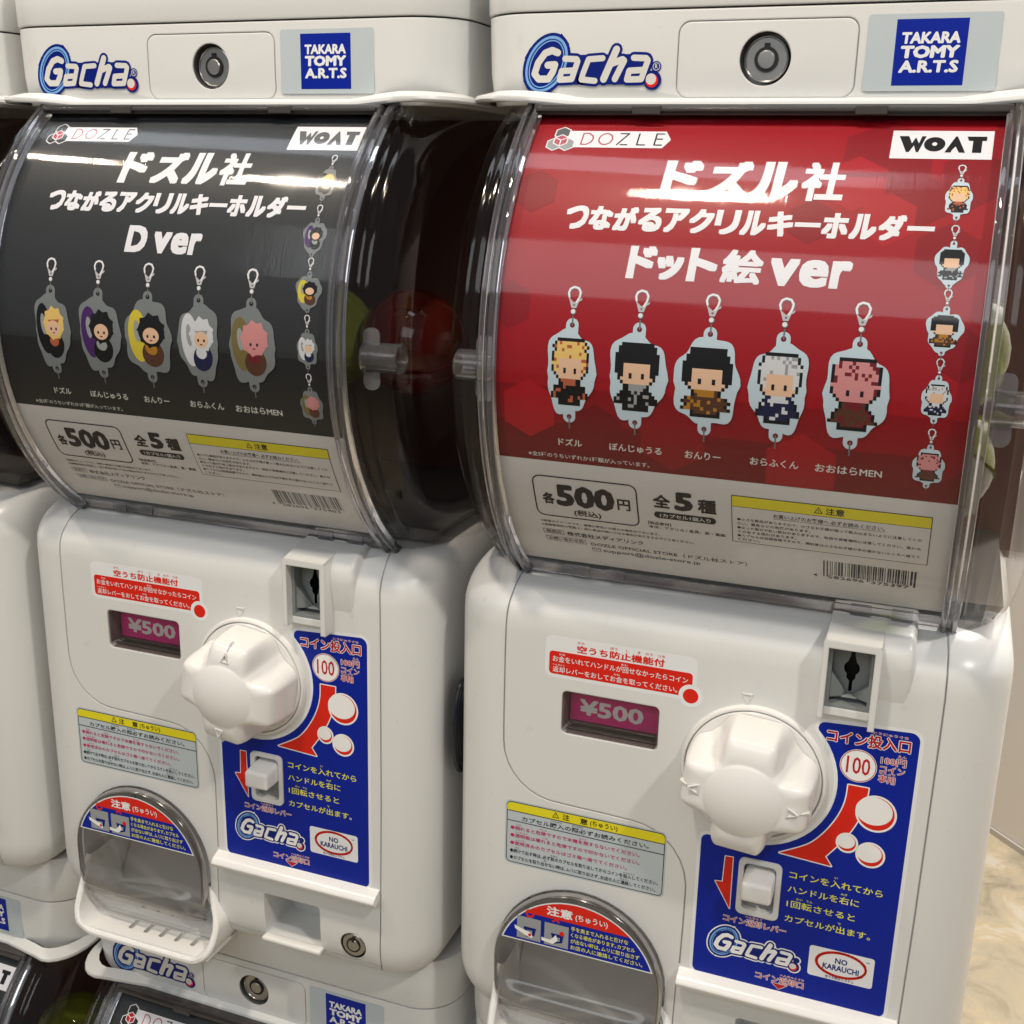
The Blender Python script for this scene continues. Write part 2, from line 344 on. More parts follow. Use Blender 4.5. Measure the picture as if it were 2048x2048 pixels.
# ------------------------------------------------------------------ brand logo drawn in its own 1800 x 900 grid
def logo(P, cx, cz, k, rim=None, slope=0.0, lay=1):
    T = lambda p: (cx + (p[0] - 938) * k, cz - (p[1] - 450) * k + slope * (p[0] - 938) * k)
    S = lambda pts, wd, m, l: P.stroke([T(p) for p in pts], wd * k, m, l)
    G = [(515, 318), (440, 290), (350, 320), (260, 430), (215, 560), (270, 622), (400, 622), (455, 540), (482, 455), (385, 460)]
    a1 = [(610, 388), (760, 395), (775, 420), (705, 625), (545, 632), (570, 530), (720, 525)]
    c = [(1095, 388), (915, 398), (850, 560), (830, 630), (1005, 648)]
    h1 = [(1265, 290), (1115, 628)]; h2 = [(1215, 450), (1345, 405), (1365, 420), (1258, 628)]
    a2 = [(1485, 388), (1640, 395), (1662, 420), (1590, 632), (1410, 635), (1436, 535), (1600, 528)]
    def ell(r1, r2, n=40, cx_=368, cy_=447, rot=-1.05, a0=0, a1_=360):
        c_, s_ = math.cos(rot), math.sin(rot); o = []
        for i in range(n + 1):
            t = math.radians(a0 + (a1_ - a0) * i / n); x, y = r1 * math.cos(t), r2 * math.sin(t); o.append((cx_ + x * c_ - y * s_, cy_ + x * s_ + y * c_))
        return o
    def backing(extra, m, l):
        P.poly([T(p) for p in ell(384 + extra, 286 + extra)[:-1]], m, l)
        P.poly([T(p) for p in [(520 - extra, 120 - extra), (555, 95 - extra * 1.4), (660 + extra, 220), (600, 230)]], m, l)
        P.poly([T(p) for p in [(75 - extra, 375), (150, 250 - extra), (190, 330), (120, 420)]], m, l)
        P.poly([T(p) for p in [(205 + extra, 805 + extra * 1.4), (60 - extra, 640), (180, 620), (260, 740)]], m, l)
        for L, wd in ((G, 95), (a1, 138), (c, 132), (h1, 152), (h2, 140), (a2, 138)): S(L, wd + 2 * extra, m, l)
        P.poly([T(p) for p in [(560, 345), (1700, 345), (1640, 690), (500, 690)]], m, l)
        P.circ(*T((1728, 645)), (112 + extra) * k, m, l); P.circ(*T((1770, 490)), (62 + extra) * k, m, l)
    if rim: backing(26, rim, lay - .6)
    backing(0, 'navy', lay)
    for r1, r2, wd, m in ((330, 234, 34, 'ltblue'), (292, 198, 14, 'ltblue')):
        S(ell(r1, r2, a0=40, a1_=400), wd, m, lay + .4)
    S(ell(311, 216, a0=60, a1_=330), 8, 'navy', lay + .8)
    S(G, 104, 'navy', lay + 1.0)
    for L, wd in ((G, 84), (a1, 72), (c, 70), (h1, 88), (h2, 78), (a2, 72)): S(L, wd, 'offwhite' if not rim else 'white', lay + 1.6)
    P.circ(*T((1722, 650)), 78 * k, 'red', lay + 1.6); P.circ(*T((1712, 632)), 64 * k, 'offwhite', lay + 2.0)
    if not rim:
        P.ring([T(p) for p in circ(1772, 490, 46, 16)], [T(p) for p in circ(1772, 490, 38, 16)], 'offwhite', lay + 1.6)
        p = T((1755, 512)); P.text("R", p[0], p[0] + 34 * k, p[1], p[1] + 48 * k, 'offwhite', lay + 1.6, .02)

# ------------------------------------------------------------------ keyring pictures for the poster
def clasp(P, x, zt, k, L=3):
    st = lambda pts, wd, m, l: P.stroke([(x + a * k, zt + b * k) for a, b in pts], wd * k, m, l)
    loop = [(-2.6, -5.6), (-3.1, -3.6), (-2.4, -1.7), (-.6, -.8), (1.6, -1.3), (2.8, -3.2), (2.4, -5.6), (1.0, -8.2)]
    st(loop, 1.35, 'steeld', L - .3); st([(a - .1, b + .12) for a, b in loop], .95, 'pwhite', L)
    P.poly([(x + a * k, zt + b * k) for a, b in [(-3.0, -5.6), (-1.8, -6.6), (-.2, -8.0), (2.2, -6.6), (3.9, -5.6), (3.5, -6.9), (2.2, -7.6), (1.2, -10.6), (-1.2, -10.6)]], 'steel', L + .2)
    P.circ(x, zt - 9.2 * k, .55 * k, 'steeld', L + .5, n=10)
    P.circ(x, zt - 12.4 * k, 1.45 * k, 'steeld', L, n=14); P.circ(x - .2 * k, zt - 12.2 * k, 1.1 * k, 'pwhite', L + .4, n=12)
def charm(P, x, zt, zb, hw, style, pal, k, seed):
    """zt top of plate, zb lower end of pin; plain colour-block stand-in in the middle"""
    rn = random.Random(seed); pl = 'acr' if style == 'dot' else 'acrd'
    tab = 3.1 * k; H = zt - zb - 3.2 * k
    top, bot = zt - 7.0 * k, zt - H + 6.0 * k
    cz = (top + bot) / 2; rz = (top - bot) / 2 + 1.2 * k
    P.poly(rrect(x - tab, x + tab, cz, zt, tab * .98, 5), pl, 2.0); P.poly(rrect(x - tab, x + tab, zt - H, cz, tab * .98, 5), pl, 2.1)
    pts = []
    ph = rn.random() * 6
    for i in range(56):
        t = 2 * math.pi * i / 56
        s = math.sin(t); c = math.cos(t)
        b = 1 + .07 * math.sin(3 * t + ph) + .05 * math.sin(7 * t + ph * 2)
        pts.append((x + hw * b * (abs(c) ** .8) * (1 if c > 0 else -1) * (1.0 if s > -.1 else .92), cz + rz * b * (abs(s) ** .85) * (1 if s > 0 else -1)))
    sh = [(p[0] + .5 * k, p[1] - .6 * k) for p in pts]; P.poly(sh, 'pred4' if style == 'dot' else 'hblk', 1.6)
    P.poly(pts, pl, 2.3)
    for zz in (zt - 3.2 * k, zt - H + 3.1 * k):
        P.circ(x, zz, 1.25 * k, 'maroon' if style == 'dot' else 'hblk', 3.0, n=14)
    P.stroke([(x, zt + 1.2 * k), (x, zt - 3.4 * k)], .7 * k, 'steeld', 3.6, caps=False)
    P.stroke([(x, zb), (x, zt - H + 3.4 * k)], .7 * k, 'steeld', 3.6, caps=False)
    hair, hair2, skin, cl, cl2 = pal[:5]
    if style == 'dot':
        n, m_ = 15, 20; cw = hw * 1.5 / n; ch = (rz * 1.62) / m_
        for j in range(m_):
            v = (j + .5) / m_
            wdt = (.62 - abs(v - .68) * .9) if v > .42 else (.40 + .10 * math.sin(v * 12))
            wdt = max(.26, min(.52, wdt)) + rn.choice((-.03, 0, .03))
            if v < .1: wdt = .27
            run = None; i0 = 0
            def col(i):
                u = abs((i + .5) / n - .5)
                if u > wdt: return None
                if u > wdt - .065 or j in (0, m_ - 1): return 'hblk'
                if v > .70 or (v > .5 and u > .30): return hair if rn.random() > .22 else hair2
                if v > .42: return skin
                if v > .3 and u < .16: return cl2
                return cl if rn.random() > .2 else cl2
            cols = [col(i) for i in range(n)]
            i = 0
            while i < n:
                c_ = cols[i]; e = i
                while e + 1 < n and cols[e + 1] == c_: e += 1
                if c_: P.rect(x + (i - n / 2) * cw, x + (e + 1 - n / 2) * cw, cz - rz * .80 + j * ch, cz - rz * .80 + (j + 1) * ch, c_, 3.2)
                i = e + 1
        if k > .6:
            for sx in (-1, 1): P.rect(x + sx * 2.1 * cw - cw * .5, x + sx * 2.1 * cw + cw * .5, cz - rz * .80 + 9.6 * ch, cz - rz * .80 + 11.2 * ch, 'hblk', 4.2)
    else:
        side = pal[5]
        P.circ(x - hw * .42, cz + rz * .05, hw * .42, side, 3.0, rz=rz * .72, rot=.08)
        P.circ(x - hw * .46, cz + rz * .18, hw * .14, 'lgrey', 3.3, rz=rz * .30, rot=.1)
        P.circ(x + hw * .16, cz - rz * .42, hw * .46, cl, 3.4, rz=rz * .36, rot=-.3)
        P.circ(x + hw * .10, cz - rz * .28, hw * .26, cl2, 3.7, rz=rz * .16, rot=-.4)
        P.circ(x + hw * .14, cz + rz * .20, hw * .56, hair, 4.0, rz=rz * .42)
        P.poly([(x + hw * (.14 + .62 * (1 if i % 2 else .82) * math.cos(t)), cz + rz * (.22 + .50 * (1 if i % 2 else .82) * math.sin(t))) for i, t in enumerate([2 * math.pi * q_ / 18 for q_ in range(18)])], hair, 4.2)
        P.circ(x + hw * .12, cz + rz * .08, hw * .34, skin, 4.6, rz=rz * .22)
        if k > .6:
            for sx in (-1, 1): P.circ(x + hw * (.12 + sx * .14), cz + rz * .06, hw * .05, 'hblk', 5.2, rz=rz * .045, n=10)
            P.circ(x + hw * .12, cz - rz * .05, hw * .07, 'maroon', 5.2, rz=rz * .02, n=10)
        if hair != 'hpink': P.poly([(x - hw * .2, cz + rz * .30), (x + hw * .46, cz + rz * .34), (x + hw * .34, cz + rz * .14), (x + hw * .2, cz + rz * .24), (x + hw * .05, cz + rz * .12), (x - hw * .08, cz + rz * .24)], hair2, 4.9)

PALS = [('hblond', 'hora', 'skin', 'hblk', 'hora', 'hblk'), ('hblk', 'hblk', 'skin', 'hblk', 'lgrey', 'purple'), ('hblk', 'hblk', 'skin', 'brown', 'gold', 'banana'),
        ('hwhite', 'lgrey', 'skin', 'navy2', 'hwhite', 'hwhite'), ('hpink', 'maroon', 'hpink', 'brown', 'maroon', 'olive')]
KX = [(-71.2, 12.4), (-38.3, 14.2), (-5.0, 15.6), (28.0, 13.2), (61.0, 14.4)]
KANA = [("ドズル", -77.2, -65.0), ("ぼんじゅうる", -51.1, -25.1), ("おんりー", -13.9, 3.2), ("おらふくん", 16.9, 39.1), ("おおはらMEN", 46.6, 76.0)]

def hexagon(cx, cz, r, rot=0): return [(cx + r * math.cos(math.radians(60 * i + 30 + rot)), cz + r * math.sin(math.radians(60 * i + 30 + rot))) for i in range(6)]

def make_poster(parent, kind):
    red = kind == 'red'
    P = Print(); base = 'pred' if red else 'pblk'
    P.rect(-111.5, 111.5, -128, -47.7, 'paper', 0); P.rect(-111.5, 111.5, -8 if red else -5, 140, base, 0)
    if red:
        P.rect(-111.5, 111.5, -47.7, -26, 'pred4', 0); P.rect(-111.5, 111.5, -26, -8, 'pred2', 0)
        for cx, cz, r, m in ((62, 112, 22, 'pred2'), (50, 96, 15, 'pred3'), (78, 88, 14, 'pred2'), (100, 100, 16, 'pred2'), (66, 78, 13, 'pred3'), (92, 62, 15, 'pred2'), (33, 76, 11, 'pred2'), (-104, 30, 12, 'pred2'), (-92, -20, 15, 'pred3'), (-20, -28, 18, 'pred2'),
                             (-58, -30, 15, 'pred4'), (40, -38, 18, 'pred'), (104, 20, 12, 'pred2'), (102, -22, 15, 'pred2'), (-100, 88, 12, 'pred2')):
            q = [(max(-111.4, min(111.4, a)), max(-47.6, min(139, b))) for a, b in hexagon(cx, cz, r)]
            P.poly(q, m, 1.3)
    else:
        P.rect(-111.5, 111.5, -47.7, -5, 'pblk2', 0)  # darker lower band: mostly the cover's reflection gradient put into the ink
        if kind == 'dark_red':
            P.poly([(60, 60), (82, 92), (108, 60), (84, 30)], 'maroon', 1.3)
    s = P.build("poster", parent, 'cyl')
    tag(s, {'red': 'red poster with blocky keyring pictures', 'black': 'black poster with round keyring pictures', 'dark_red': 'dark poster with red diamond'}[kind])
    # brand tags along the top
    Q = Print()
    Q.poly([(-95, 125.8), (-42.3, 125.8), (-39, 120), (-42.3, 114.4), (-95, 114.4)], 'pwhite', 1)
    for (hx_, hz_, f) in ((-94.6, 124.2, 'grey' if red else 'pblk2'), (-97.3, 116.4, 'lgrey' if red else 'pblk2'), (-90.8, 116.4, 'lgrey' if red else 'pblk2')):
        Q.poly(hexagon(hx_, hz_, 4.6), 'pwhite', 1.5); Q.poly(hexagon(hx_, hz_, 3.9), f, 2)
    Q.poly(hexagon(-94.4, 118.9, 4.3), 'pwhite', 2.5); Q.poly(hexagon(-94.4, 118.9, 3.6), 'pink' if red else 'dred', 3)
    for a in (90, 210, 330):
        t = math.radians(a); Q.stroke([(-94.4, 118.9), (-94.4 + 3.6 * math.cos(t + math.pi), 118.9 + 3.6 * math.sin(t + math.pi))], .6, 'pwhite', 3.5)
    D = lambda pts, m: Q.stroke(pts, .75, m, 2)
    zb_, zt_ = 116.4, 124.0
    D([(-83.6, zb_), (-83.6, zt_), (-80.8, zt_), (-78.6, 122.3), (-78.0, 120.2), (-78.6, 118.1), (-80.8, zb_)], 'pink'); Q.stroke([(-80.8, zb_), (-83.6, zb_)], .75, 'pink', 2)
    D([(-71.6 + 3.4 * math.cos(t), 120.2 + 3.8 * math.sin(t)) for t in [2 * math.pi * i / 18 for i in range(19)]], 'pink')
    D([(-64.6, zt_), (-60.4, zt_), (-65.2, zb_)], 'black'); D([(-63.4, zb_), (-60.2, zb_)], 'black')
    D([(-55.2, zt_), (-55.2, zb_), (-51.4, zb_)], 'black')
    D([(-42.9 - 3.4, zt_), (-42.9 - 7.0 + 3.4, zt_)], 'black'); D([(-43.0, zt_), (-46.6, zt_), (-46.6, zb_), (-43.0, zb_)], 'black'); D([(-46.6, 120.4), (-43.3, 120.4)], 'black')
    Q.build("brand_tag", s, 'cyl'); Q = Print()
    Q.rect(62.5, 105.2, 110.1, 127.6, 'pwhite', 1)
    wz0, wz1 = 113.9, 123.9; bk = 'black' if red or kind == 'dark_red' else 'grey'
    Q.poly([(65.5, wz1), (69.6, wz1), (71.2, 119.3), (72.6, 123.2), (74.2, 119.3), (75.2, wz1), (77.0, wz1), (74.4, wz0), (73.4, wz0), (72.2, 118.0), (70.4, wz0), (69.2, wz0)], bk, 2)
    Q.circ(80.9, 118.9, 4.5, bk, 2); Q.circ(80.9, 118.9, 1.1, 'pwhite', 3, n=12)
    Q.poly([(85.4, wz0), (89.4, wz1), (90.2, wz1), (94.0, wz0), (91.4, wz0), (89.8, 117.6), (88.4, 115.4), (88.0, wz0)], bk, 2)
    Q.poly([(94.2, wz1), (102.4, wz1), (102.4, 121.2), (100.6, 121.2), (100.6, wz0), (96.8, wz0), (96.8, 121.2), (95.0, 121.2)], bk, 2)
    Q.build("maker_tag", s, 'cyl')
    # titles
    Q = Print()
    Q.block("ドズル社", ((-38.8, -20.4), (-17.4, 2.8), (3.6, 24.4), (26.0, 45.0)), 85.8, 107.2, 'pwhite', 1, 1.25, .05)
    n_ = 14; Q.block("つながるアクリルキーホルダー", [(-82.5 + 12.02 * i + .35, -82.5 + 12.02 * (i + 1) - .35) for i in range(n_)], 67.9, 80.4, 'pwhite', 1, .72, .06)
    if red: Q.block("ドット絵ver", ((-48.0, -34.6), (-34.2, -21.6), (-19.4, -5.8), (-3.8, 14.6), (17.6, 30.6), (31.0, 43.6), (44.6, 53.4)), 45.2, 61.2, 'pwhite', 1, .98, .06)
    else: Q.block("Dver", ((-23.0, -9.6), (-5.4, 6.2), (6.6, 17.4), (18.2, 25.6)), 45.6, 60.9, 'pwhite', 1, .95, .08)
    Q.build("title_lettering", s, 'cyl')
    # keyrings
    for i, ((x, hw), (nm, n0, n1)) in enumerate(zip(KX, KANA)):
        Q = Print(); clasp(Q, x, 40.6, 1.0); charm(Q, x, 25.2, -28.6, hw, 'dot' if red else 'art', PALS[i], 1.0, i + 3)
        Q.build("keyring_picture", s, 'cyl')
    Q = Print()
    for i, (x, z) in enumerate(((93.9, 107.0), (94.3, 76.4), (94.7, 47.8), (95.0, 18.4), (95.1, -12.2))):
        if i == 0 or True: clasp(Q, x, z, .50)
        charm(Q, x, z - 7.3, z - 30.0, (5.6, 6.6, 7.4, 6.2, 6.8)[i], 'dot' if red else 'art', PALS[i], .44, i + 30)
    Q.build("keyring_chain_picture", s, 'cyl')
    Q = Print()
    for i, (nm, n0, n1) in enumerate(KANA): Q.text(nm, n0, n1, -38.0, -34.0, 'offwhite', 1, .018)
    Q.text("※全5種のうちいずれか1種類が入っています。", -93.4, -31.2, -45.4, -42.8, 'offwhite', 1, 0)
    Q.build("name_lettering", s, 'cyl')
    # price and small print on the white band
    Q = Print()
    Q.frame(-93.3, -38.2, -84.3, -56.6, .75, 'black', 1, 4.5)
    Q.text("各", -88.8, -82.2, -75.2, -67.4, 'black', 1, .045); Q.text("500", -81.5, -50.2, -75.8, -61.2, 'black', 1, .05); Q.text("円", -49.0, -42.2, -74.0, -66.5, 'black', 1, .03)
    Q.text("(税込)", -72.9, -58.3, -82.4, -77.4, 'black', 1, .025)
    Q.text("全", -30.4, -21.6, -69.0, -60.6, 'black', 1, .04); Q.text("5", -19.8, -10.2, -69.6, -57.8, 'black', 1, .055); Q.text("種", -8.0, 1.2, -69.4, -60.6, 'black', 1, .04)
    Q.rect(-30.2, .8, -76.0, -71.6, 'black', 1, 2.1); Q.text("1カプセル1個入り", -27.2, -1.8, -75.1, -72.5, 'paper', 2, .02)
    Q.build("price_lettering", s, 'cyl')
    Q = Print()
    Q.text("【製品素材】", -33.8, -22.0, -81.2, -79.0, 'black', 1, 0); Q.text("本体：アクリル / 金具：鉄・真鍮", -33.6, 5.2, -84.0, -81.8, 'black', 1, 0)
    Q.text("※画像はイメージです。実際の商品とは異なる場合がございます。", -92.3, -28.5, -89.4, -87.6, 'black', 1, 0)
    Q.text("※自動販売機の性質上、同じ商品が続いて出る場合がありますのでご了承ください。", -92.3, -10.9, -92.6, -90.7, 'black', 1, 0)
    Q.frame(-92.3, -81.0, -99.0, -95.2, .25, 'black', 1); Q.text("発売元", -90.9, -82.3, -98.3, -95.9, 'black', 1, 0)
    Q.text("株式会社メディアリンク", -79.3, -38.0, -99.3, -95.6, 'black', 1, .01)
    Q.frame(-91.9, -69.9, -105.6, -101.4, .25, 'black', 1); Q.text("お問い合わせ先", -90.6, -71.2, -104.9, -102.1, 'black', 1, 0)
    Q.text("DOZLE OFFICIAL STORE（ドズル社ストア）", -67.2, 15.0, -106.0, -102.4, 'black', 1, .008)
    Q.frame(-67.4, -62.6, -111.2, -107.8, .3, 'black', 1); Q.stroke([(-67.2, -108.0), (-65, -109.9), (-62.8, -108.0)], .3, 'black', 1, caps=False)
    Q.text("support@dozle-store.jp", -61.4, -9.2, -112.0, -107.6, 'black', 1, .01)
    Q.build("small_print", s, 'cyl')
    Q = Print()
    Q.rect(8.5, 99.8, -86.2, -55.8, 'black', 1); Q.rect(8.9, 99.4, -85.8, -62.5, 'paper', 2); Q.rect(8.9, 99.4, -62.2, -56.2, 'yellow', 2)
    warn(Q, 49.3, -59.2, 2.1, 3); Q.text("注意", 52.6, 61.2, -61.2, -57.2, 'black', 3, .02)
    Q.text("お買い上げのお客様へ 必ずお読みください。", 28.5, 79.6, -66.9, -64.3, 'black', 3, .012)
    Q.stroke([(28.5, -67.4), (79.6, -67.4)], .2, 'black', 3, caps=False)
    for i, t in enumerate(("●小さな部品がありますので、小さなお子様が誤って飲み込まないように注意してくだ", "さい。窒息などの危険があります。", "●尖った部分や鋭い部分がありますので、取扱や保管場所に注意してください。思わぬ",
                           "ケガをする恐れがあります。", "●カプセルは包装容器ですので、開封後は小さなお子様の手の届かないところへ捨てて", "ください。")):
        z = -71.0 - 2.75 * i; Q.text(t, 11.2, 11.2 + 2.18 * len(t), z, z + 1.9, 'black', 3, .004)
    Q.build("caution_box", s, 'cyl')
    Q = Print(); rn = random.Random(5 if red else 6); x = 52.4
    while x < 95.4:
        wd = rn.choice((.35, .35, .7, 1.0)); Q.rect(x, min(x + wd, 95.6), -103.8 if 54 < x < 94 and not 73 < x < 74.6 else -105.6, -92.2, 'black', 1); x += wd + rn.choice((.35, .6, .9))
    Q.text("4", 47.6, 49.6, -106.8, -104.0, 'black', 1, 0); Q.text("582696", 54.6, 71.8, -107.2, -104.4, 'black', 1, 0); Q.text("375397" if red else "375403", 75.0, 92.8, -107.2, -104.4, 'black', 1, 0)
    Q.build("barcode", s, 'cyl')
    return s
def warn(Q, x, z, r, l):
    o = [(x, z + r), (x - r, z - r * .8), (x + r, z - r * .8)]; Q.poly(o, 'black', l); k = .72
    Q.poly([(x, z + r * .62), (x - r * .68, z - r * .58), (x + r * .68, z - r * .58)], 'yellow', l + .5)
    Q.stroke([(x, z + r * .2), (x, z - r * .2)], r * .16, 'black', l + 1, caps=False); Q.circ(x, z - r * .4, r * .1, 'black', l + 1, n=8)

# ------------------------------------------------------------------ one vending machine, built once
BODY = []
for t in range(0, 91, 15):
    a = math.radians(t); ins = 1 - math.sin(a); BODY.append((-30 + 26 * (1 - math.cos(a)), 150 - 17 * ins, 11 * ins, 30 - 8 * ins, 17 * ins))
BODY += [(226, 150, 0, 30, 0)]
for t in range(10, 91, 10):
    a = math.radians(t); BODY.append((230 + 26 * math.sin(a), 150 - 10 * (1 - math.cos(a)), 36 * (1 - math.cos(a)), 30, 0))
BODY += [(258.5, 137, 42, 30, 0)]
def yfront(z):
    for (z0, _, y0, _, _), (z1, _, y1, _, _) in zip(BODY, BODY[1:]):
        if z0 <= z <= z1: return y0 + (y1 - y0) * (z - z0) / (z1 - z0)
    return BODY[-1][2]
def ribbon(bm, pts, wd=.7, d=1.3):
    n = len(pts); L = []
    for i, (x, z) in enumerate(pts):
        a = pts[max(i - 1, 0)]; b = pts[min(i + 1, n - 1)]; dx, dz = b[0] - a[0], b[1] - a[1]; l = math.hypot(dx, dz); nx, nz = -dz / l * wd / 2, dx / l * wd / 2
        yb = yfront(z) + d
        L.append([bm.verts.new((mm(x + s * nx), mm(yy), mm(z + s * nz))) for s, yy in ((1, -12), (-1, -12), (-1, yb), (1, yb))])
    for A, B in zip(L, L[1:]):
        for k in range(4): bm.faces.new((A[k], A[(k + 1) % 4], B[(k + 1) % 4], B[k]))
    bm.faces.new(L[0]); bm.faces.new(list(reversed(L[-1])))
def arc(cx, cz, r, a0, a1, n=10): return [(cx + r * math.cos(math.radians(a0 + (a1 - a0) * i / n)), cz + r * math.sin(math.radians(a0 + (a1 - a0) * i / n))) for i in range(n + 1)]

def arch(cx, hw, cz, zb, rb, n=20):
    p = arc(cx, cz, hw, 0, 180, n) + arc(cx - hw + rb, zb + rb, rb, 180, 270, 5) + arc(cx + hw - rb, zb + rb, rb, 270, 360, 5)
    return p

def make_machine():
    root = empty("capsule_vending_machine")
    # --- body with its openings
    bm = bmesh.new(); loft(bm, BODY, 400, cx=-2.0, dh=1.2)
    bmesh.ops.recalc_face_normals(bm, faces=bm.faces[:])
    body = mesh_obj("body_shell", bm, [WHITE], root)
    c = bmesh.new(); prism(c, rrect(-81.4, -26, 168, 194, 3), -15, 18); boolean(body, c)
    c = bmesh.new(); prism(c, rrect(58.6, 81.8, 213, 246.5, .5), -15, 30); boolean(body, c)
    c = bmesh.new(); prism(c, rrect(25.2, 44.4, 82.6, 113.4, 3), -15, 14); boolean(body, c)
    c = bmesh.new(); prism(c, arch(-65, 52.1, 17.2, -36, 3), -15, 62); boolean(body, c)
    c = bmesh.new(); prism(c, rrect(28.4, 70, -19.6, 12.4, 2.5), -15, 34); boolean(body, c)
    c = bmesh.new(); prism(c, circ(93.8, -9.5, 9.2, 32), -15, 7); boolean(body, c)
    c = bmesh.new(); ribbon(c, [(-113.0, 254.5), (-113.6, 252), (-114.2, 248), (-115, 240), (-115.6, 228), (-115.8, 210), (-115.8, 172), (-115.6, 157)] + [(-115.6 + 32 * (1 - math.cos(math.radians(t))), 157 - 33 * math.sin(math.radians(t))) for t in range(12, 90, 12)] + [(-78, 123.7), (-55, 123.2), (-38, 122.6)]
           + [(-38 + 33 * math.sin(math.radians(t)), 122.6 - 36 * (1 - math.cos(math.radians(t)))) for t in range(12, 90, 12)] + [(-5, 84), (-5.2, 60), (-5.6, 38)]); boolean(body, c)
    c = bmesh.new(); ribbon(c, [(112.8, 254.5), (113.5, 252), (114.6, 247), (115.4, 238), (115.8, 225), (115.8, 200), (115.2, 100), (114.0, 20), (113.0, -20), (111.5, -29.0)], .7); boolean(body, c)
    c = bmesh.new(); ribbon(c, [(-6.6, 27), (-7.2, 0), (-7, -12), (-3, -19), (5, -21), (112.6, -21.5)], .6, 1.0); boolean(body, c)
    # --- head
    bm = bmesh.new()
    loft(bm, [(503, 146, 27, 28, 0), (507, 147.3, 25.2, 30, 0), (520, 149, 24.6, 30, 0), (546.6, 150, 24.6, 30, 0)], 385)
    head = mesh_obj("head_cover", bm, WHITE, root)
    c = bmesh.new(); n_ = 48; ring_prism(c, rrect(-42.4, 42.2, 506.2, 541.4, 6, 8), rrect(-41.9, 41.7, 506.7, 540.9, 5.5, 8), 10, 25.6); boolean(head, c)
    c = bmesh.new(); prism(c, circ(0, 523.9, 12.1, 40), 10, 36); boolean(head, c)
    bm = bmesh.new(); loft(bm, [(546.6, 148.6, 26.4, 29, 0), (547.6, 148.6, 26.4, 29, 0)], 384); mesh_obj("seam_strip", bm, SEAMM, root)
    bm = bmesh.new(); loft(bm, [(547.6, 150.2, 24.4, 30, 0), (549.0, 150.6, 24.0, 30, 0), (578.0, 151.2, 23.6, 30, 0), (583.2, 150, 25, 30, 0)], 386)
    cap = mesh_obj("top_cap", bm, WHITE, root)
    # flange under the head, flaring at the corners
    bm = bmesh.new(); rows = []
    nseg = 48
    def ff(x):
        u = abs(x) / 150
        return 20.5 - 9.0 * max(0, min(1, (u - .60) / .28)) ** 1.0 * (1 if u < .88 else 1)
    prof = []
    for side in (-1, 1): pass
    pts = [(-153, 380), (-153, 45)] + [(-153 + 22 * (1 - math.cos(math.radians(t))), 45 - (45 - ff(131)) * math.sin(math.radians(t))) for t in range(15, 91, 15)]
    pts += [(x, ff(x)) for x in range(-126, 127, 6)]
    pts += [(153 - 22 * (1 - math.cos(math.radians(t))), 45 - (45 - ff(131)) * math.sin(math.radians(t))) for t in range(90, 14, -15)] + [(153, 45), (153, 380)]
    def zl(x):
        u = abs(x) / 150; return 503.2 + 2.4 * max(0, min(1, (u - .62) / .2)) - .2
    A = []; 
    for (x, y) in pts:
        dy = 1.3; s = .985
        A.append([bm.verts.new((mm(xx), mm(yy), mm(zz))) for xx, yy, zz in ((x * .97, y + 8, zl(x) - 1), (x * .995, y + .8, zl(x) - 1.2), (x, y, zl(x) + .1), (x * .998, y + .4, zl(x) + 2.0), (x * .955, y + 8.5, zl(x) + 4.6))])
    for a, b in zip(A, A[1:]):
        for k in range(4): bm.faces.new((a[k], b[k], b[k + 1], a[k + 1]))
    bmesh.ops.recalc_face_normals(bm, faces=bm.faces[:])
    mesh_obj("head_flange", bm, WHITE, root)
    # lock in the head
    bm = bmesh.new(); lathe_y(bm, 0, 523.9, [(12.0, 25.4), (12.0, 35.5), (10.6, 35.5), (10.6, 29.6), (10.0, 28.6), (5.6, 28.6), (5.6, 31.0), (0, 31)], 40)
    lk = mesh_obj("head_lock", bm, [METALD], root)
    bm = bmesh.new(); lathe_y(bm, 0, 523.9, [(10.7, 29.4), (10.5, 28.1), (10.0, 27.9), (9.6, 28.5)], 40); mesh_obj("lock_ring", bm, METAL, lk)
    bm = bmesh.new(); lathe_y(bm, 0, 523.9, [(5.7, 28.4), (5.7, 27.9), (3.9, 27.9), (3.9, 28.4)], 40); add_box(bm, -1.3, 1.3, 27.8, 30, 527.0, 531.2); mesh_obj("key_slot", bm, DARKP, lk)
    bm = bmesh.new(); lathe_y(bm, 0, 523.9, [(4.2, 28.4), (4.2, 27.5), (3.8, 27.1), (0, 27.0)], 32); mesh_obj("lock_core", bm, METALD, lk)
    # --- brand and maker stickers on the head
    P = Print(); logo(P, -86.4, 522.6, .04066); P.build("brand_logo", root, y=24.45)
    P = Print(); P.rect(45.7, 103.1, 509.1, 542.1, 'stick', 0, 1.5)
    st = P.build("maker_sticker", root, y=24.45)
    P = Print(); P.rect(58.3, 89.1, 511.5, 539.8, 'blue', 1)
    P.text("TAKARA", 60.8, 86.2, 529.3, 534.3, 'stickwhite', 2, .05, .05); P.text("TOMY", 60.8, 86.2, 523.1, 528.6, 'stickwhite', 2, .06, .05); P.text("A.R.T.S", 60.8, 86.4, 516.9, 522.3, 'stickwhite', 2, .045, .05)
    P.build("maker_lettering", st, y=24.45)
    # --- rail under the head and globe back
    bm = bmesh.new(); add_box(bm, -112, 112, 14.0, 30, 497.8, 503.0); bevelled(bm, .8, 2); add_box(bm, -110, 110, 11.6, 13.8, 499.6, 501.2)
    for x in (-60, 45): add_box(bm, x, x + 14, 10.8, 13.8, 498.2, 502.0)
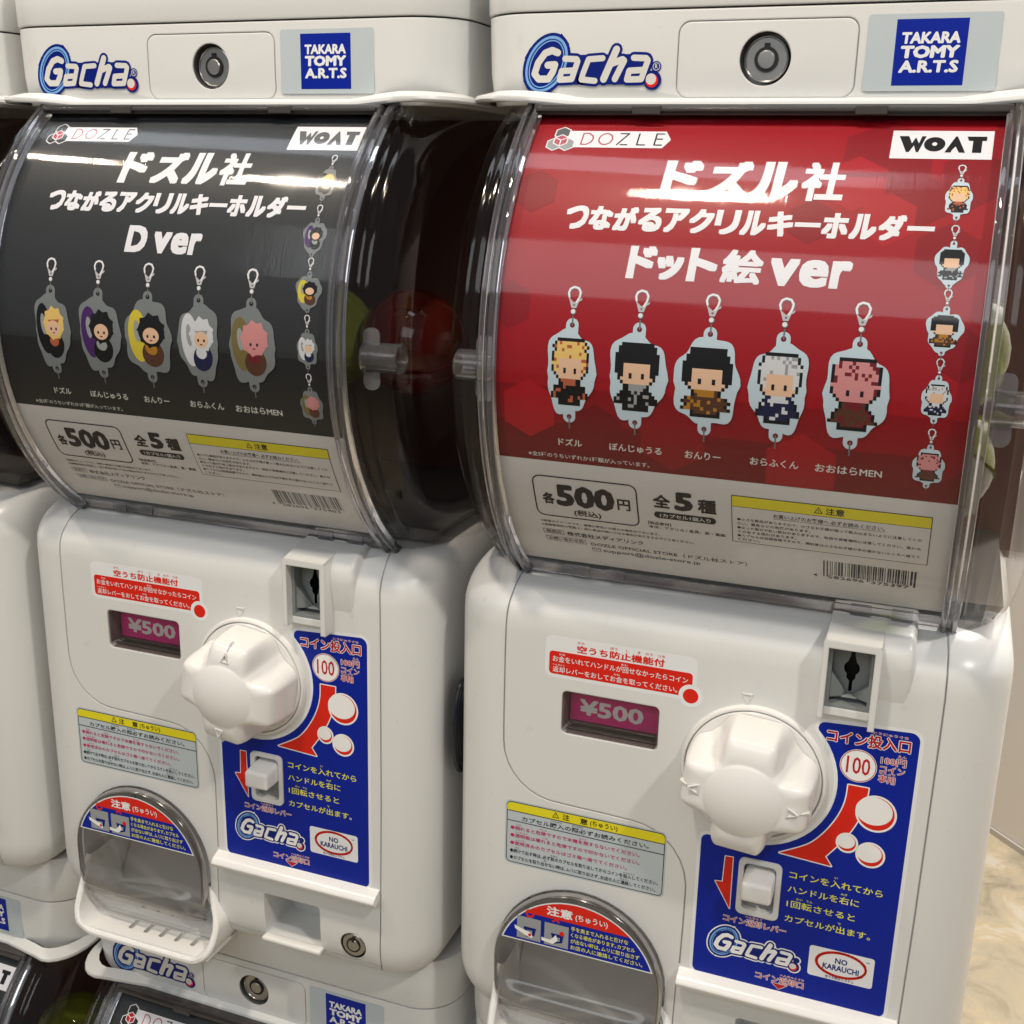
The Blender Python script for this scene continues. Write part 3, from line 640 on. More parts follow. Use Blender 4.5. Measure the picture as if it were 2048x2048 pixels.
    mesh_obj("cover_rail", bm, FRIM, root)
    bm = bmesh.new(); add_box(bm, -146, 146, 176, 180, 250, 503); mesh_obj("inner_back_panel", bm, LINER, root)
    bm = bmesh.new(); prism(bm, [(-134, 259), (134, 259), (138, 266), (-138, 266)], 32, 176); mesh_obj("hopper_floor", bm, mat("hopper_grey", (.075, .068, .062), .45, srgb=False), root, smooth=False)
    # --- globe: front cover, rims, bowls, tubes
    bm = bmesh.new(); lathe_x(bm, [(x, 152.6) for x in (-109, 109)], 111.5, 378.5, 72, -60, 66); mesh_obj("front_cover", bm, CLEAR, root)
    for s in (-1, 1):
        bm = bmesh.new()
        lathe_x(bm, [(s * a, r) for a, r in ((109.2, 150.4), (109.2, 155.8), (110.0, 156.4), (111.6, 156.4), (112.4, 155.6), (112.4, 152.6), (114.4, 152.4), (114.4, 155.0), (115.0, 155.6), (117.0, 155.4), (117.6, 154.2), (117.6, 150.4), (109.2, 150.4))], 111.5, 378.5, 110, -66, 66)
        bmesh.ops.recalc_face_normals(bm, faces=bm.faces[:])
        mesh_obj("cover_rim", bm, GLASS, root)
        bm = bmesh.new()
        lathe_x(bm, [(s * a, r) for a, r in ((117.6, 150.2), (119.0, 151.0), (120.4, 149.6), (122.6, 150.2), (124.0, 149.8), (125.4, 148.2), (127.4, 147.6), (128.6, 148.0), (129.8, 146.4), (133, 144.0), (137, 140), (140.5, 135), (143.2, 129), (145, 122), (146, 113), (146.6, 98), (146.8, 60), (146.8, 0))], 111.5, 378.5, 110)
        bmesh.ops.recalc_face_normals(bm, faces=bm.faces[:])
        mesh_obj("side_bowl", bm, BOWL, root)
        bm = bmesh.new()
        lathe_x(bm, [(s * 117.8, 5.8), (s * 117.8, 9.0), (s * 124, 8.0), (s * 136, 8.3), (s * 138.2, 8.3), (s * 138.8, 7.6), (s * 138.2, 5.8), (s * 117.8, 5.8)], -16.5, 373.8, 32)
        bmesh.ops.recalc_face_normals(bm, faces=bm.faces[:])
        mesh_obj("hinge_tube", bm, TUBE, root)
        bm = bmesh.new(); prism(bm, rrect(min(s * 118, s * 127.5), max(s * 118, s * 127.5), 357, 390, 4), -20.5, -19.3); mesh_obj("hinge_plate", bm, PLATE, root)
    # foot of the cover: clear tabs resting on the deck
    bm = bmesh.new()
    add_box(bm, -112, 112, 19, 20.6, 255.2, 260.5)
    for x in (-84, -64, 66, 86): add_box(bm, x, x + 10, 16.8, 17.9, 256, 262)
    mesh_obj("cover_foot", bm, GLASS, root)
    # --- price window
    bm = bmesh.new(); prism(bm, rrect(-81.1, -26.3, 168.3, 193.7, 2.8), 16.8, 17.6)
    for r_ in ((-81.1, -80.5, 1.2, 16.6, 171, 191), (-26.9, -26.3, 1.2, 16.6, 171, 191), (-79, -28, 1.2, 16.6, 168.2, 168.8), (-79, -28, 1.2, 16.6, 193.1, 193.7)): add_box(bm, *r_)
    pw = mesh_obj("price_window", bm, mat("price_window_liner", (0.16, 0.13, 0.13), .4, srgb=False), root)
    P = Print(); P.rect(-79.5, -28, 172.6, 193, 'price', 0); P.text("¥500", -74.2, -37.0, 176.2, 186.0, 'white', 1, .035); P.build("price_card", pw, y=10.5)
    bm = bmesh.new(); prism(bm, rrect(-81, -26.4, 168.4, 193.6, 2.7), .6, 1.6)
    mesh_obj("window_pane", bm, clear("window_pane_plastic", (.93, .91, .91), 1.0, .05), pw)
    bm = bmesh.new(); add_box(bm, -79.5, -28.5, 8, 10, 171.2, 172.4); add_box(bm, -79.5, -28.5, 4, 6, 169.6, 170.3); mesh_obj("card_holder", bm, FRIM, pw)
    # --- notice sticker above the window
    P = Print(); P.poly(rrect(-92, -7, 201.2, 226, 4), 'stickwhite', 0); P.circ(-9.7, 203.8, 6.6, 'stickwhite', .3)
    st = P.build("notice_sticker", root)
    P = Print(); P.rect(-89.6, -9.2, 203.2, 216.8, 'red', 1, 2); P.circ(-9.7, 203.8, 6.6, 'stickwhite', 1.4); P.circ(-9.7, 203.8, 4.2, 'red', 2)
    P.text("空うち防止機能付", -73.8, -24.6, 217.7, 222.2, 'red', 1, .035)
    for t, a in (("から", -73.6), ("ぼう", -55.0), ("し", -46.2), ("き", -39.8), ("のう", -35.5), ("つき", -28.8)): P.text(t, a, a + (1.6 if len(t) == 1 else 4.0), 222.9, 224.4, 'red', 1, 0)
    P.text("お金をいれてハンドルが回せなかったらコイン", -87.6, -11.6, 210.6, 214.2, 'stickwhite', 2, .008); P.text("返却レバーをおしてお金を取ってください。", -87.4, -17.0, 204.4, 207.9, 'stickwhite', 2, .008)
    P.text("かね", -84.0, -80.4, 214.6, 215.8, 'stickwhite', 2, 0); P.text("へんきゃく", -87.6, -80.6, 208.3, 209.4, 'stickwhite', 2, 0); P.text("まわ", -48.5, -45, 214.6, 215.8, 'stickwhite', 2, 0); P.text("かね", -52.5, -49, 208.3, 209.4, 'stickwhite', 2, 0)
    P.build("notice_lettering", st)
    # --- yellow caution sticker
    P = Print(); P.rect(-113.6, -17.2, 77.8, 119.6, 'stick', 0, 3.4)
    st = P.build("caution_sticker", root)
    P = Print(); P.frame(-112.6, -18.2, 78.8, 118.7, .45, 'black', 1, 2.8)
    P.poly(arc(-109.8, 115.5, 2.6, 90, 180, 5) + [(-112.4, 113.0), (-18.5, 112.4)] + arc(-21.0, 115.5, 2.6, 0, 90, 5), 'yellow', 1.4)
    P.stroke([(-112.4, 112.8), (-18.4, 112.2)], .45, 'black', 2, caps=False); P.stroke([(-112.4, 106.4), (-18.4, 105.6)], .45, 'black', 2, caps=False)
    warn(P, -82.6, 115.7, 2.2, 2); P.text("注", -78.6, -74.2, 113.7, 117.6, 'black', 2, .02); P.text("意", -68.0, -63.4, 113.5, 117.4, 'black', 2, .02); P.text("(ちゅうい)", -62.0, -45.8, 113.2, 117.2, 'black', 2, .018)
    P.text("カプセル購入の際必ずお読みください。", -103.2, -27.3, 107.2, 110.3, 'black', 2, .012)
    for t, a in (("こうにゅう", -85.5), ("さいかなら", -72.5)): P.text(t, a, a + 6.5, 110.8, 111.9, 'black', 2, 0)
    for t, x1, z, m in (("●倒れると危険ですので本機を揺すらないでください。", -32.4, 100.6, 'magenta'), ("●透明板は壊れると危険ですので叩かないでください。", -32.3, 95.6, 'magenta'), ("●使用済みのカプセルはゴミ箱へ捨ててください。", -39.2, 90.6, 'magenta'),
                        ("●続けて出す時は､必ず前のカプセルを取り出してからコインを投入してください。", -20.8, 85.4, 'black'), ("●カプセルを取り出せない時は､ムリに取り出さず､お店の人に連絡してください。", -22.2, 80.9, 'black')):
        P.text(t, -110.1, x1, z, z + 2.6, m, 2, .014)
    for t, a, z, m in (("たお", -106.5, 103.7, 'magenta'), ("きけん", -92, 103.7, 'magenta'), ("ほんき", -68, 103.6, 'magenta'), ("とうめいばん", -107, 98.7, 'magenta'), ("こわ", -90, 98.6, 'magenta'), ("しようず", -106.5, 93.5, 'magenta'), ("つづ", -107.5, 88.4, 'black'), ("かなら", -85, 88.3, 'black'), ("とうにゅう", -41, 88.2, 'black'), ("と", -89, 83.9, 'black'), ("れんらく", -43, 83.8, 'black')):
        P.text(t, a, a + 1.15 * len(t) + .8, z, z + 1.0, m, 2, 0)
    P.build("caution_lettering", st)
    # --- dial
    KXC, KZC = 26.2, 166.2
    bm = bmesh.new(); lathe_y(bm, KXC, KZC, [(38.8, .5), (38.8, -1.6), (38.0, -2.8), (36.7, -3.0), (36.4, -2.6), (36.4, 1)], 72); mesh_obj("dial_ring", bm, WHITE2, root)
    bm = bmesh.new(); lathe_y(bm, KXC, KZC, [(35.9, 1), (35.9, -2.4), (35.3, -3.1), (0, -3.2)], 72); mesh_obj("dial_plate", bm, WHITE2, root)
    bm = bmesh.new(); lathe_y(bm, KXC, KZC, [(36.6, .2), (35.7, .2)], 48); mesh_obj("dial_gap", bm, SEAMM, root)
    bm = bmesh.new(); n = 160; rows = []
    def lobe(ph):
        d = abs(((ph - 90 + 45) % 90) - 45)
        t = max(0, min(1, (d - 17.5) / 24.0)); t = t * t * (3 - 2 * t)
        flat = 33.6 / math.cos(math.radians(min(d, 18.5))) if d < 18.5 else 33.6 / math.cos(math.radians(18.5))
        return flat * (1 - t) + 24.4 * t, t
    prof = [(1.0, 1.28, -3.4, -3.4), (1.0, 1.20, -8, -8), (.995, 1.11, -14, -13), (.985, 1.04, -20, -18), (.965, 1.0, -24.5, -22.5), (.94, .965, -27.2, -25.5), (.90, .93, -29, -28), (.82, .90, -30.5, -29.8), (.72, .87, -31.7, -31.2), (.62, .835, -32.4, -32)]
    for ql, qv, yl, yv in prof:
        row = []
        for i in range(n):
            ph = 360 * i / n; R_, t = lobe(ph); r = R_ * (ql * (1 - t) + qv * t)
            row.append(bm.verts.new((mm(r * math.cos(math.radians(ph))), mm(yl + (yv - yl) * t), mm(r * math.sin(math.radians(ph))))))
        rows.append(row)
    for r, y in ((20.2, -32.4), (19.9, -32.5), (19.5, -32.8), (18.2, -33.4), (15.2, -34.6), (11, -35.8), (6, -36.7)):
        rows.append([bm.verts.new((mm(r * math.cos(2 * math.pi * i / n)), mm(y), mm(r * math.sin(2 * math.pi * i / n)))) for i in range(n)])
    for a, b in zip(rows, rows[1:]):
        for i in range(n): bm.faces.new((a[i], a[(i + 1) % n], b[(i + 1) % n], b[i]))
    tip = bm.verts.new((0, mm(-37.0), 0))
    for i in range(n): bm.faces.new((rows[-1][i], rows[-1][(i + 1) % n], tip))
    knob = mesh_obj("dial_knob", bm, WHITE2, root, loc=(mm(KXC), 0, mm(KZC)))
    def tri_mark(bm, cx, cz, r, ang, y, wd=.5):
        p = [(cx + r * math.cos(math.radians(ang + k)), cz + r * math.sin(math.radians(ang + k))) for k in (0, 130, 230)]
        q2 = [(cx + (x - cx) * .62, cz + (z - cz) * .62) for x, z in p]; ring_prism(bm, p, q2, y - .45, y + .8)
    bm = bmesh.new()
    bm.free()
    for s in (-1, 1):
        bm = bmesh.new(); tri_mark(bm, s * 24.8, 0, 4.0, 180 if s < 0 else 0, -32.0)
        prism(bm, [(s * x_, z_) for x_, z_ in ((29.4, -.25), (33.4, -.25), (33.4, .25), (29.4, .25))][::s], lambda x, z: -31.6 + (abs(x) - 28.0) * .8, -24)
        bmesh.ops.recalc_face_normals(bm, faces=bm.faces[:]); mesh_obj("dial_mark", bm, WHITE2, knob)
    bm = bmesh.new(); tri_mark(bm, 20.2, 208.2, 4.2, 270, 0.1); mesh_obj("pointer_mark", bm, WHITE2, root)
    # --- coin slot unit
    bm = bmesh.new()
    A = [bm.verts.new((mm(x), mm(y), mm(z))) for x in (60.5, 99.5) for y, z in ((1.5, 211), (-1.6, 228), (-2.8, 240), (-1.0, 247.5), (5, 253.5), (34, 259.0), (36, 211))]
    for k in range(7): bm.faces.new((A[k], A[(k + 1) % 7], A[7 + (k + 1) % 7], A[7 + k]))
    bm.faces.new(A[:7]); bm.faces.new(list(reversed(A[7:]))); bmesh.ops.recalc_face_normals(bm, faces=bm.faces[:])
    bevelled(bm, 3.2, 4); hood2 = mesh_obj("coin_hood", bm, WHITE, root)
    c = bmesh.new(); prism(c, rrect(58.6, 81.8, 213, 246.5, .5), -15, 32); boolean(hood2, c)
    bm = bmesh.new()
    prism(bm, [(56.4, 208.4), (59.2, 208.4), (59.2, 246.6), (81.4, 246.6), (81.4, 205.4), (84.6, 205.4), (84.8, 248.5), (83.5, 250.4), (58.2, 251.0), (56.4, 249.4)], -9.4, 2)
    add_box(bm, 59.2, 81.4, -4.2, 2, 208.6, 212.8)
    v = [bm.verts.new((mm(x), mm(y), mm(z))) for x, y, z in ((57.2, -8.8, 250.6), (84.2, -8.8, 250.2), (84.2, 30, 258.6), (57.2, 30, 258.6), (57.2, -6, 244), (84.2, -6, 244), (84.2, 30, 244), (57.2, 30, 244))]
    for f in ((0, 1, 2, 3), (0, 3, 7, 4), (1, 5, 6, 2)): bm.faces.new([v[i] for i in f])
    bmesh.ops.recalc_face_normals(bm, faces=bm.faces[:])
    cs_ = mesh_obj("coin_slot_frame", bm, WHITE, root)
    bm = bmesh.new()
    ring_prism(bm, rrect(59.3, 81.3, 212.9, 246.5, .3), rrect(61.0, 79.6, 214.6, 244.8, .3), -3.4, 6)
    lens = [(69.5, 219.5), (69.5, 225.0), (68.0, 226.6)] + arc(70.3 - 0, 232, 3.9, 235, 125, 8) + [(69.3, 239), (69.3, 244), (71.4, 244), (71.4, 239)] + arc(70.3, 232, 3.9, 55, -55, 8) + [(72.4, 226.6), (71.2, 225), (71.2, 219.5)]
    outer = [(61.0, 214.6), (79.6, 214.6), (79.6, 244.8), (61.0, 244.8)]
    tris = tessellate_polygon([[Vector((x, 0, z)) for x, z in outer], [Vector((x, 0, z)) for x, z in lens]])
    vv = [bm.verts.new((mm(x), mm(5.0), mm(z))) for x, z in outer + lens]
    for t in tris:
        try: bm.faces.new([vv[k] for k in t])
        except ValueError: pass
    for s in (0, 1):
        pr = [(61.1, 217.2), (69.0, 217.2), (69.0, 218.5), (61.1, 231)] if s == 0 else [(79.5, 217.2), (71.6, 217.2), (71.6, 218.5), (79.5, 226)]
        y0_ = lambda x, z: 4.6 - 6.0 * abs(x - 70.3) / 9.3
        prism(bm, pr if s else pr, y0_, 4.8)
    prism(bm, [(66.5, 217.2), (74.5, 217.2), (71.2, 219), (69.6, 219)], lambda x, z: 1.0 + (z - 217.2) * .8, 4.8)
    bmesh.ops.recalc_face_normals(bm, faces=bm.faces[:])
    mesh_obj("coin_slot_plate", bm, GREYP, cs_, smooth=False)
    bm = bmesh.new(); add_box(bm, 63, 78, 14, 15, 214, 246); mesh_obj("coin_slot_opening", bm, DARKP, cs_)
    # --- blue instruction panel
    arcp = [(KXC + 43.6 * math.cos(math.radians(a)), KZC + 1.2 + 43.6 * math.sin(math.radians(a))) for a in range(-90, 37, 6)]
    def outline(g):
        cx, cz = KXC, KZC + 1.2
        p = [(cx + (x - cx) * (43.6 - g) / 43.6, cz + (z - cz) * (43.6 - g) / 43.6) for x, z in arcp]
        return p + arc(61.0, 198.8, 3.6 + g, 200, 90, 6) + arc(102.4, 199.9, 4.6 + g, 90, 0, 6) + arc(102.0, 40.4, 4.2 + g, 0, -90, 6) + arc(6.0, 40.4, 4.2 + g, 270, 180, 6) + arc(5.4, 120.4, 3.8 + g, 180, 90, 6)
    P = Print(); hl = rrect(23.6, 46.0, 81.0, 115.0, 3.0); P.poly(outline(1.9), 'stickwhite', 0, hl); P.poly(outline(0), 'blue', 1, hl)
    bp_ = P.build("instruction_panel", root)
    P = Print()
    P.text("コイン投入口", 61.9, 103.0, 192.0, 199.3, 'dred', 3, .03, 0, 'white', .05, slope=.02)
    P.text("とうにゅうぐち", 84.4, 101.3, 200.4, 201.9, 'dred', 3, 0, 0, 'white', .05)
    P.circ(78.9, 181.3, 9.2, 'white', 2, n=32); P.ring(circ(78.9, 181.3, 8.9), circ(78.9, 181.3, 8.5), 'dred', 2.6)
    P.text("100", 73.0, 84.8, 176.6, 186.2, 'dred', 3, .005)
    P.text("100円", 89.5, 101.7, 184.8, 189.0, 'dred', 3, .0, 0, 'white', .05); P.text("コイン", 89.5, 101.6, 180.3, 184.0, 'dred', 3, .0, 0, 'white', .05); P.text("専用", 89.2, 97.4, 174.4, 178.6, 'dred', 3, 0, 0, 'white', .05)
    P.text("えん", 97.4, 101.5, 189.8, 191.2, 'dred', 3, 0, 0, 'white', .05); P.text("せんよう", 89.2, 97.2, 179.0, 180.2, 'dred', 3, 0, 0, 'white', .05)
    P.text("コインを入れてから", 50.2, 98.4, 108.5, 112.9, 'ytext', 2, .006); P.text("ハンドルを右に", 50.0, 87.2, 99.8, 104.2, 'ytext', 2, .006)
    P.text("1回転させると", 50.2, 86.0, 90.8, 95.2, 'ytext', 2, .006); P.text("カプセルが出ます。", 49.9, 94.8, 81.6, 86.0, 'ytext', 2, .006)
    for t, a, z in (("い", 73.4, 113.8), ("みぎ", 77.5, 105.0), ("かい", 55.0, 96.0), ("てん", 60.2, 96.0), ("で", 77.5, 86.8)): P.text(t, a, a + 1.7 * len(t), z, z + 1.3, 'ytext', 2, 0)
    P.text("コイン返却レバー", 17.0, 51.3, 73.2, 77.4, 'dred', 3, .0, 0, 'white', .055); P.text("へんきゃく", 29.0, 38.0, 78.0, 79.4, 'dred', 3, 0, 0, 'white', .06)
    P.text("コイン返却口", 37.2, 63.3, 41.8, 46.0, 'dred', 3, .0, 0, 'white', .055); P.text("へんきゃくぐち", 50.5, 63.4, 46.6, 47.9, 'dred', 3, 0, 0, 'white', .06)
    P.build("instruction_lettering", bp_)
    P = Print()
    AC = lambda r, a: (KXC + r * math.cos(math.radians(a)), KZC + 1.2 + r * math.sin(math.radians(a)))
    C0 = (36, 169)
    o_arc = [(85.2, 169.8), (84.6, 161.5), (82.6, 153.0), (79.0, 144.0), (73.5, 134.5), (67.5, 125.9)]
    i_arc = [(57.0, 130.0), (63.5, 136.5), (69.0, 145.0), (72.8, 153.5), (74.7, 161.5), (75.1, 169.8)]
    def smooth(p):
        o = []
        for i in range(len(p) - 1):
            a, b, c, d = p[max(i - 1, 0)], p[i], p[i + 1], p[min(i + 2, len(p) - 1)]
            for k in range(4):
                t = k / 4; o.append(tuple(.5 * (2 * b[j] + (c[j] - a[j]) * t + (2 * a[j] - 5 * b[j] + 4 * c[j] - d[j]) * t * t + (3 * b[j] - a[j] - 3 * c[j] + d[j]) * t ** 3) for j in (0, 1)))
        return o + [p[-1]]
    i_arc = smooth([(43.8, 122.4)] + i_arc)[1:]; o_arc = smooth(o_arc)
    full = o_arc + [(71.0, 120.8), (43.8, 122.4)] + i_arc
    P.poly(full, 'red', 2.6); P.stroke(full, 1.3, 'white', 2.0, closed=True); P.build("flow_arrow", bp_)
    for x, z, r, rz, d in ((90.2, 156.2, 9.4, 9.6, 3.0), (77.6, 136.4, 4.8, 5.0, 1.7), (89.8, 132.0, 6.6, 6.6, 2.2)):
        P = Print(); P.circ(x, z, r + .9, 'white', 3.2, rz=rz + .9, n=30); P.circ(x, z, r - .2, 'red', 3.7, rz=rz - .2, n=30)
        P.circ(x - d * .35, z + d * .45, r - .2, 'white', 4.2, rz=rz - d * .55, n=30); P.build("capsule_picture", bp_)
    P = Print()
    ar = [(15.5, 113.3), (19.6, 113.5), (19.9, 81.5), (11.0, 96.8), (15.0, 97.2)]; P.poly(ar, 'red', 2.6); P.stroke(ar, .9, 'white', 2.0, closed=True); P.build("lever_arrow", bp_); P = Print()
    tr_ = [(46.2, 41.3), (54.6, 41.3), (50.4, 37.9)]; P.poly(tr_, 'dred', 2.6); P.stroke(tr_, .5, 'white', 2.0, closed=True); P.build("return_arrow", bp_); P = Print()
    P.rect(64.6, 98.6, 52.3, 70.9, 'stickwhite', 2, 1.6)
    for (rx, rz, a0, a1, wd) in ((13.0, 7.4, 20, 250, 1.6), (13.4, 7.8, 40, 190, .45), (12.9, 7.2, 195, 395, 1.3), (13.6, 7.9, 215, 330, .45)):
        P.stroke([(81.7 + rx * math.cos(math.radians(a0 + (a1 - a0) * i / 24)), 62.4 + rz * math.sin(math.radians(a0 + (a1 - a0) * i / 24))) for i in range(25)], wd, 'red', 3)
    P.text("NO", 78.4, 84.9, 62.9, 66.4, 'navy', 3.5, .03); P.text("KARAUCHI", 72.2, 91.2, 58.4, 62.0, 'navy', 3.5, .03); P.text("空うち防止システム", 74.0, 89.2, 53.0, 54.7, 'navy', 3.5, .015); P.text("TM", 94.2, 96.0, 67.4, 68.2, 'navy', 3.5, 0)
    P.build("system_badge", bp_)
    P = Print(); logo(P, 34.6, 60.0, .0285, 'white', lay=2.6); P.build("brand_logo", bp_)
    # --- return lever
    bm = bmesh.new(); ring_prism(bm, rrect(23.2, 46.4, 80.6, 115.4, 3.4), rrect(26.2, 43.4, 84.0, 112.4, 2.6), -1.2, 3); rl = mesh_obj("return_lever", bm, WHITE, root)
    bm = bmesh.new(); add_box(bm, 26.8, 43.2, -14.5, 12, 96.6, 110.6); bevelled(bm, 2.4, 4)
    for v in bm.verts:
        if v.co.y < mm(-6) and v.co.z > mm(108): v.co.z -= mm(2.2)
        if v.co.y < mm(-10): v.co.y += mm(1.6) * (1 - abs(v.co.x - mm(35)) / mm(8))
    mesh_obj("lever_button", bm, WHITE2, rl)
    bm = bmesh.new(); tri_mark(bm, 35.1, 100.6, 1.6, 270, -12.6); mesh_obj("lever_mark", bm, WHITE2, rl)
    # --- drawer: ledge, coin return, lock
    bm = bmesh.new(); pr = [(0.6, 37.0), (-5.2, 35.0), (-8.0, 33.2), (-8.8, 31.2), (-8.0, 29.0), (-5.5, 28.2), (0.6, 28.6)]
    L0 = [bm.verts.new((mm(-5.5), mm(y), mm(z))) for y, z in pr]; L1 = [bm.verts.new((mm(113.6), mm(y), mm(z))) for y, z in pr]
    for k in range(len(pr)): bm.faces.new((L0[k], L0[(k + 1) % len(pr)], L1[(k + 1) % len(pr)], L1[k]))
    bm.faces.new(L0); bm.faces.new(list(reversed(L1))); bmesh.ops.recalc_face_normals(bm, faces=bm.faces[:]); mesh_obj("drawer_ledge", bm, WHITE2, root)
    bm = bmesh.new(); add_box(bm, 27.4, 71.2, -3.6, 3, -21.6, -18.6); bevelled(bm, 1.0, 2); mesh_obj("coin_return_lip", bm, WHITE2, root)
    bm = bmesh.new(); lathe_y(bm, 93.8, -9.5, [(9.1, .8), (8.4, 3.5), (8.4, 1.6), (7.6, .8), (4.9, .8), (4.9, 3.4), (4.1, 3.4), (4.1, .4), (3.7, 0), (0, 0)], 40); lk2 = mesh_obj("drawer_lock", bm, METAL, root)
    bm = bmesh.new(); add_box(bm, 92.9, 94.7, -.3, 1.4, -6.8, -3.6); mesh_obj("key_slot", bm, DARKP, lk2)
    bm = bmesh.new(); lathe_y(bm, 93.8, -9.5, [(4.95, .7), (4.95, .3), (4.15, .3)], 32); mesh_obj("key_ring_gap", bm, DARKP, lk2)
    # --- chute: scoop, tray, flap, sticker
    def U(o, zt=6):
        return [(-117.5 + o, zt), (-117.5 + o, -18)] + arc(-97, -22.5, 20.5 - o, 190, 262, 7) + [(-94, -43 + o), (-26, -43 + o)] + arc(-22, -22.5, 20.5 - o, 278, 350, 7) + [(-1.5 - o, -18), (-3.5 - o, -11), (-7.5 - o, -4), (-12.5 - o, zt)]
    fy = lambda z: 0.8 - 21.0 * (max(0, min(1, (4 - z) / 40.0)) ** .9)
    bm = bmesh.new(); O, I = U(0), U(4.6)
    rows = [[bm.verts.new((mm(x), mm(y), mm(z))) for (x, z), y in zip(L, Y)] for L, Y in ((O, [14 if z > -29 else 22 for x, z in O]), (O, [fy(z) + 1.2 for x, z in O]), ([(a + (c_ - a) * .25, b + (d - b) * .25) for (a, b), (c_, d) in zip(O, I)], [fy(z) for x, z in O]),
            ([(a + (c_ - a) * .75, b + (d - b) * .75) for (a, b), (c_, d) in zip(O, I)], [fy(z) for x, z in O]), (I, [fy(z) + 1.2 for x, z in O]), (I, [30 for x, z in I]))]
    for a, b in zip(rows, rows[1:]):
        for i in range(len(a) - 1): bm.faces.new((a[i], a[i + 1], b[i + 1], b[i]))
    bmesh.ops.recalc_face_normals(bm, faces=bm.faces[:])
    # five slots: punch the floor by rebuilding it as strips
    ch = mesh_obj("chute_scoop", bm, WHITE2, root)
    c = bmesh.new()
    for x in (-75.5, -63, -50.5, -38, -25): prism_z(c, x, -3.6, 1.7, 5.4, -50, -24)
    fl = bmesh.new(); add_box(fl, -113.0, -6.0, -17.5, 58, -38.6, -36.9); tray = mesh_obj("chute_tray", fl, WHITE2, root, smooth=False); boolean(tray, c.copy() if hasattr(c, 'copy') else c)
    c2 = bmesh.new()
    for x in (-75.5, -63, -50.5, -38, -25): prism_z(c2, x, -3.6, 1.7, 5.4, -50, -24)
    m_ = ch.modifiers.new('s', 'SOLIDIFY'); m_.thickness = mm(.02)
    ch.modifiers.clear(); boolean(ch, c2)
    # tray back slope seen through the flap
    bm = bmesh.new()
    v = [bm.verts.new((mm(x), mm(y), mm(z))) for x in (-116, -14) for y, z in ((6, -36.6), (34, -30), (52, -2), (56, 30), (60, 62))]
    for k in range(4): bm.faces.new((v[k], v[k + 1], v[6 + k], v[5 + k]))
    mesh_obj("chute_back", bm, WHITE, root)
    def farch(hw, zb): return arc(-65, 17.2, hw, 0, 180, 24), zb
    def fshape(g):
        p = arc(-65, 17.2, 51.6 - g, 0, 180, 28) + [(-116 + g, 5), (-116 + g, -6)] + arc(-111 + g * .6, -12 + g * .3, 5, 180, 262, 5) + arc(-19 - g * .6, -18 + g * .3, 5, 278, 350, 5) + [(-14 + g, -6), (-14 - g, 5)]
        return p
    rows_z = [-17.5, -15, -11, -7, -4, -2, -1, 0, 1, 2, 3, 4, 5, 6, 7, 8, 11, 15, 20, 26, 32, 38, 44, 50, 55, 59, 62, 63.6]
    def yb(z, u=1.0):
        base = -8.2 + max(0, (z - 40)) * .06 + (6.0 * max(0, (-6 - z) / 12) if z < -6 else 0)
        k = max(0, min(1, (7 - z) / 8.0)); k = k * k * (3 - 2 * k)
        return base - 6.5 * k * max(0, 1 - abs(u) ** 8)
    def hwz(z): return 50.2 if z < 17.2 else math.sqrt(max(0, 50.2 ** 2 - (z - 17.2) ** 2))
    bm = bmesh.new(); R_ = []
    for z in rows_z: R_.append([bm.verts.new((mm(-65 + hwz(z) * (i / 10 - 1)), mm(yb(z, i / 10 - 1)), mm(z - (0 if z > -10 else (i / 10 - 1) * 0.5))) ) for i in range(21)])
    for a, b in zip(R_, R_[1:]):
        for i in range(20): bm.faces.new((a[i], a[i + 1], b[i + 1], b[i]))
    fl_ = mesh_obj("chute_flap", bm, FLAP, root)
    # thick edge of the flap
    bm = bmesh.new(); path = [(-14.4, -12), (-13.8, 0), (-13.5, 8)] + arc(-65, 17.2, 51.6, 0, 180, 36) + [(-116.5, 8), (-116.2, 0), (-115.6, -12)]
    E_ = []
    for x, z in path:
        dx, dz = -65 - x, (17.2 - z if z > 17.2 else 0); l = math.hypot(dx, dz); dx, dz = dx / l, dz / l
        E_.append([bm.verts.new((mm(x + dx * a), mm(yb(z) + b), mm(z + dz * a))) for a, b in ((0, 5), (0, 2.0), (.5, .7), (1.1, .1), (1.7, .1), (2.1, .6), (1.8, 1.5), (1.2, 2.1), (1.0, 5))])
    for a, b in zip(E_, E_[1:]):
        for k in range(8): bm.faces.new((a[k], a[k + 1], b[k + 1], b[k]))
    mesh_obj("flap_edge", bm, FRIM, fl_)
    bm = bmesh.new(); add_box(bm, -114, -16, -4.6, -3.2, -18.6, -17.4); mesh_obj("flap_lower_edge", bm, METALD, fl_)
    # sticker on the flap
    def seg(r, zc_, n=24):
        a = math.degrees(math.asin((zc_ - 17.2) / r)); return arc(-65, 17.2, r, a, 180 - a, n)
    P = Print(); P.poly(seg(48.9, 33.2), 'stickwhite', 0); P.poly(seg(48.1, 34.0), 'blue', 1); P.poly(seg(48.1, 53.2), 'red', 2)
    P.text("注意", -83.4, -67.5, 55.2, 61.4, 'stickwhite', 3, .035); P.text("(ちゅうい)", -65.8, -46.4, 55.0, 60.0, 'stickwhite', 3, .018)
    for k, t in enumerate(("手を奥まで入れると抜けな", "くなる場合があります｡カプセル", "が出ない時は､ムリに取り出さず", "お店の人に連絡してください｡")):
        x1 = (-34.0, -29.8, -27.0, -25.0)[k]; P.text(t, -68.2, x1, 48.2 - 4.1 * k, 51.2 - 4.1 * k, 'ytext', 2, 0)
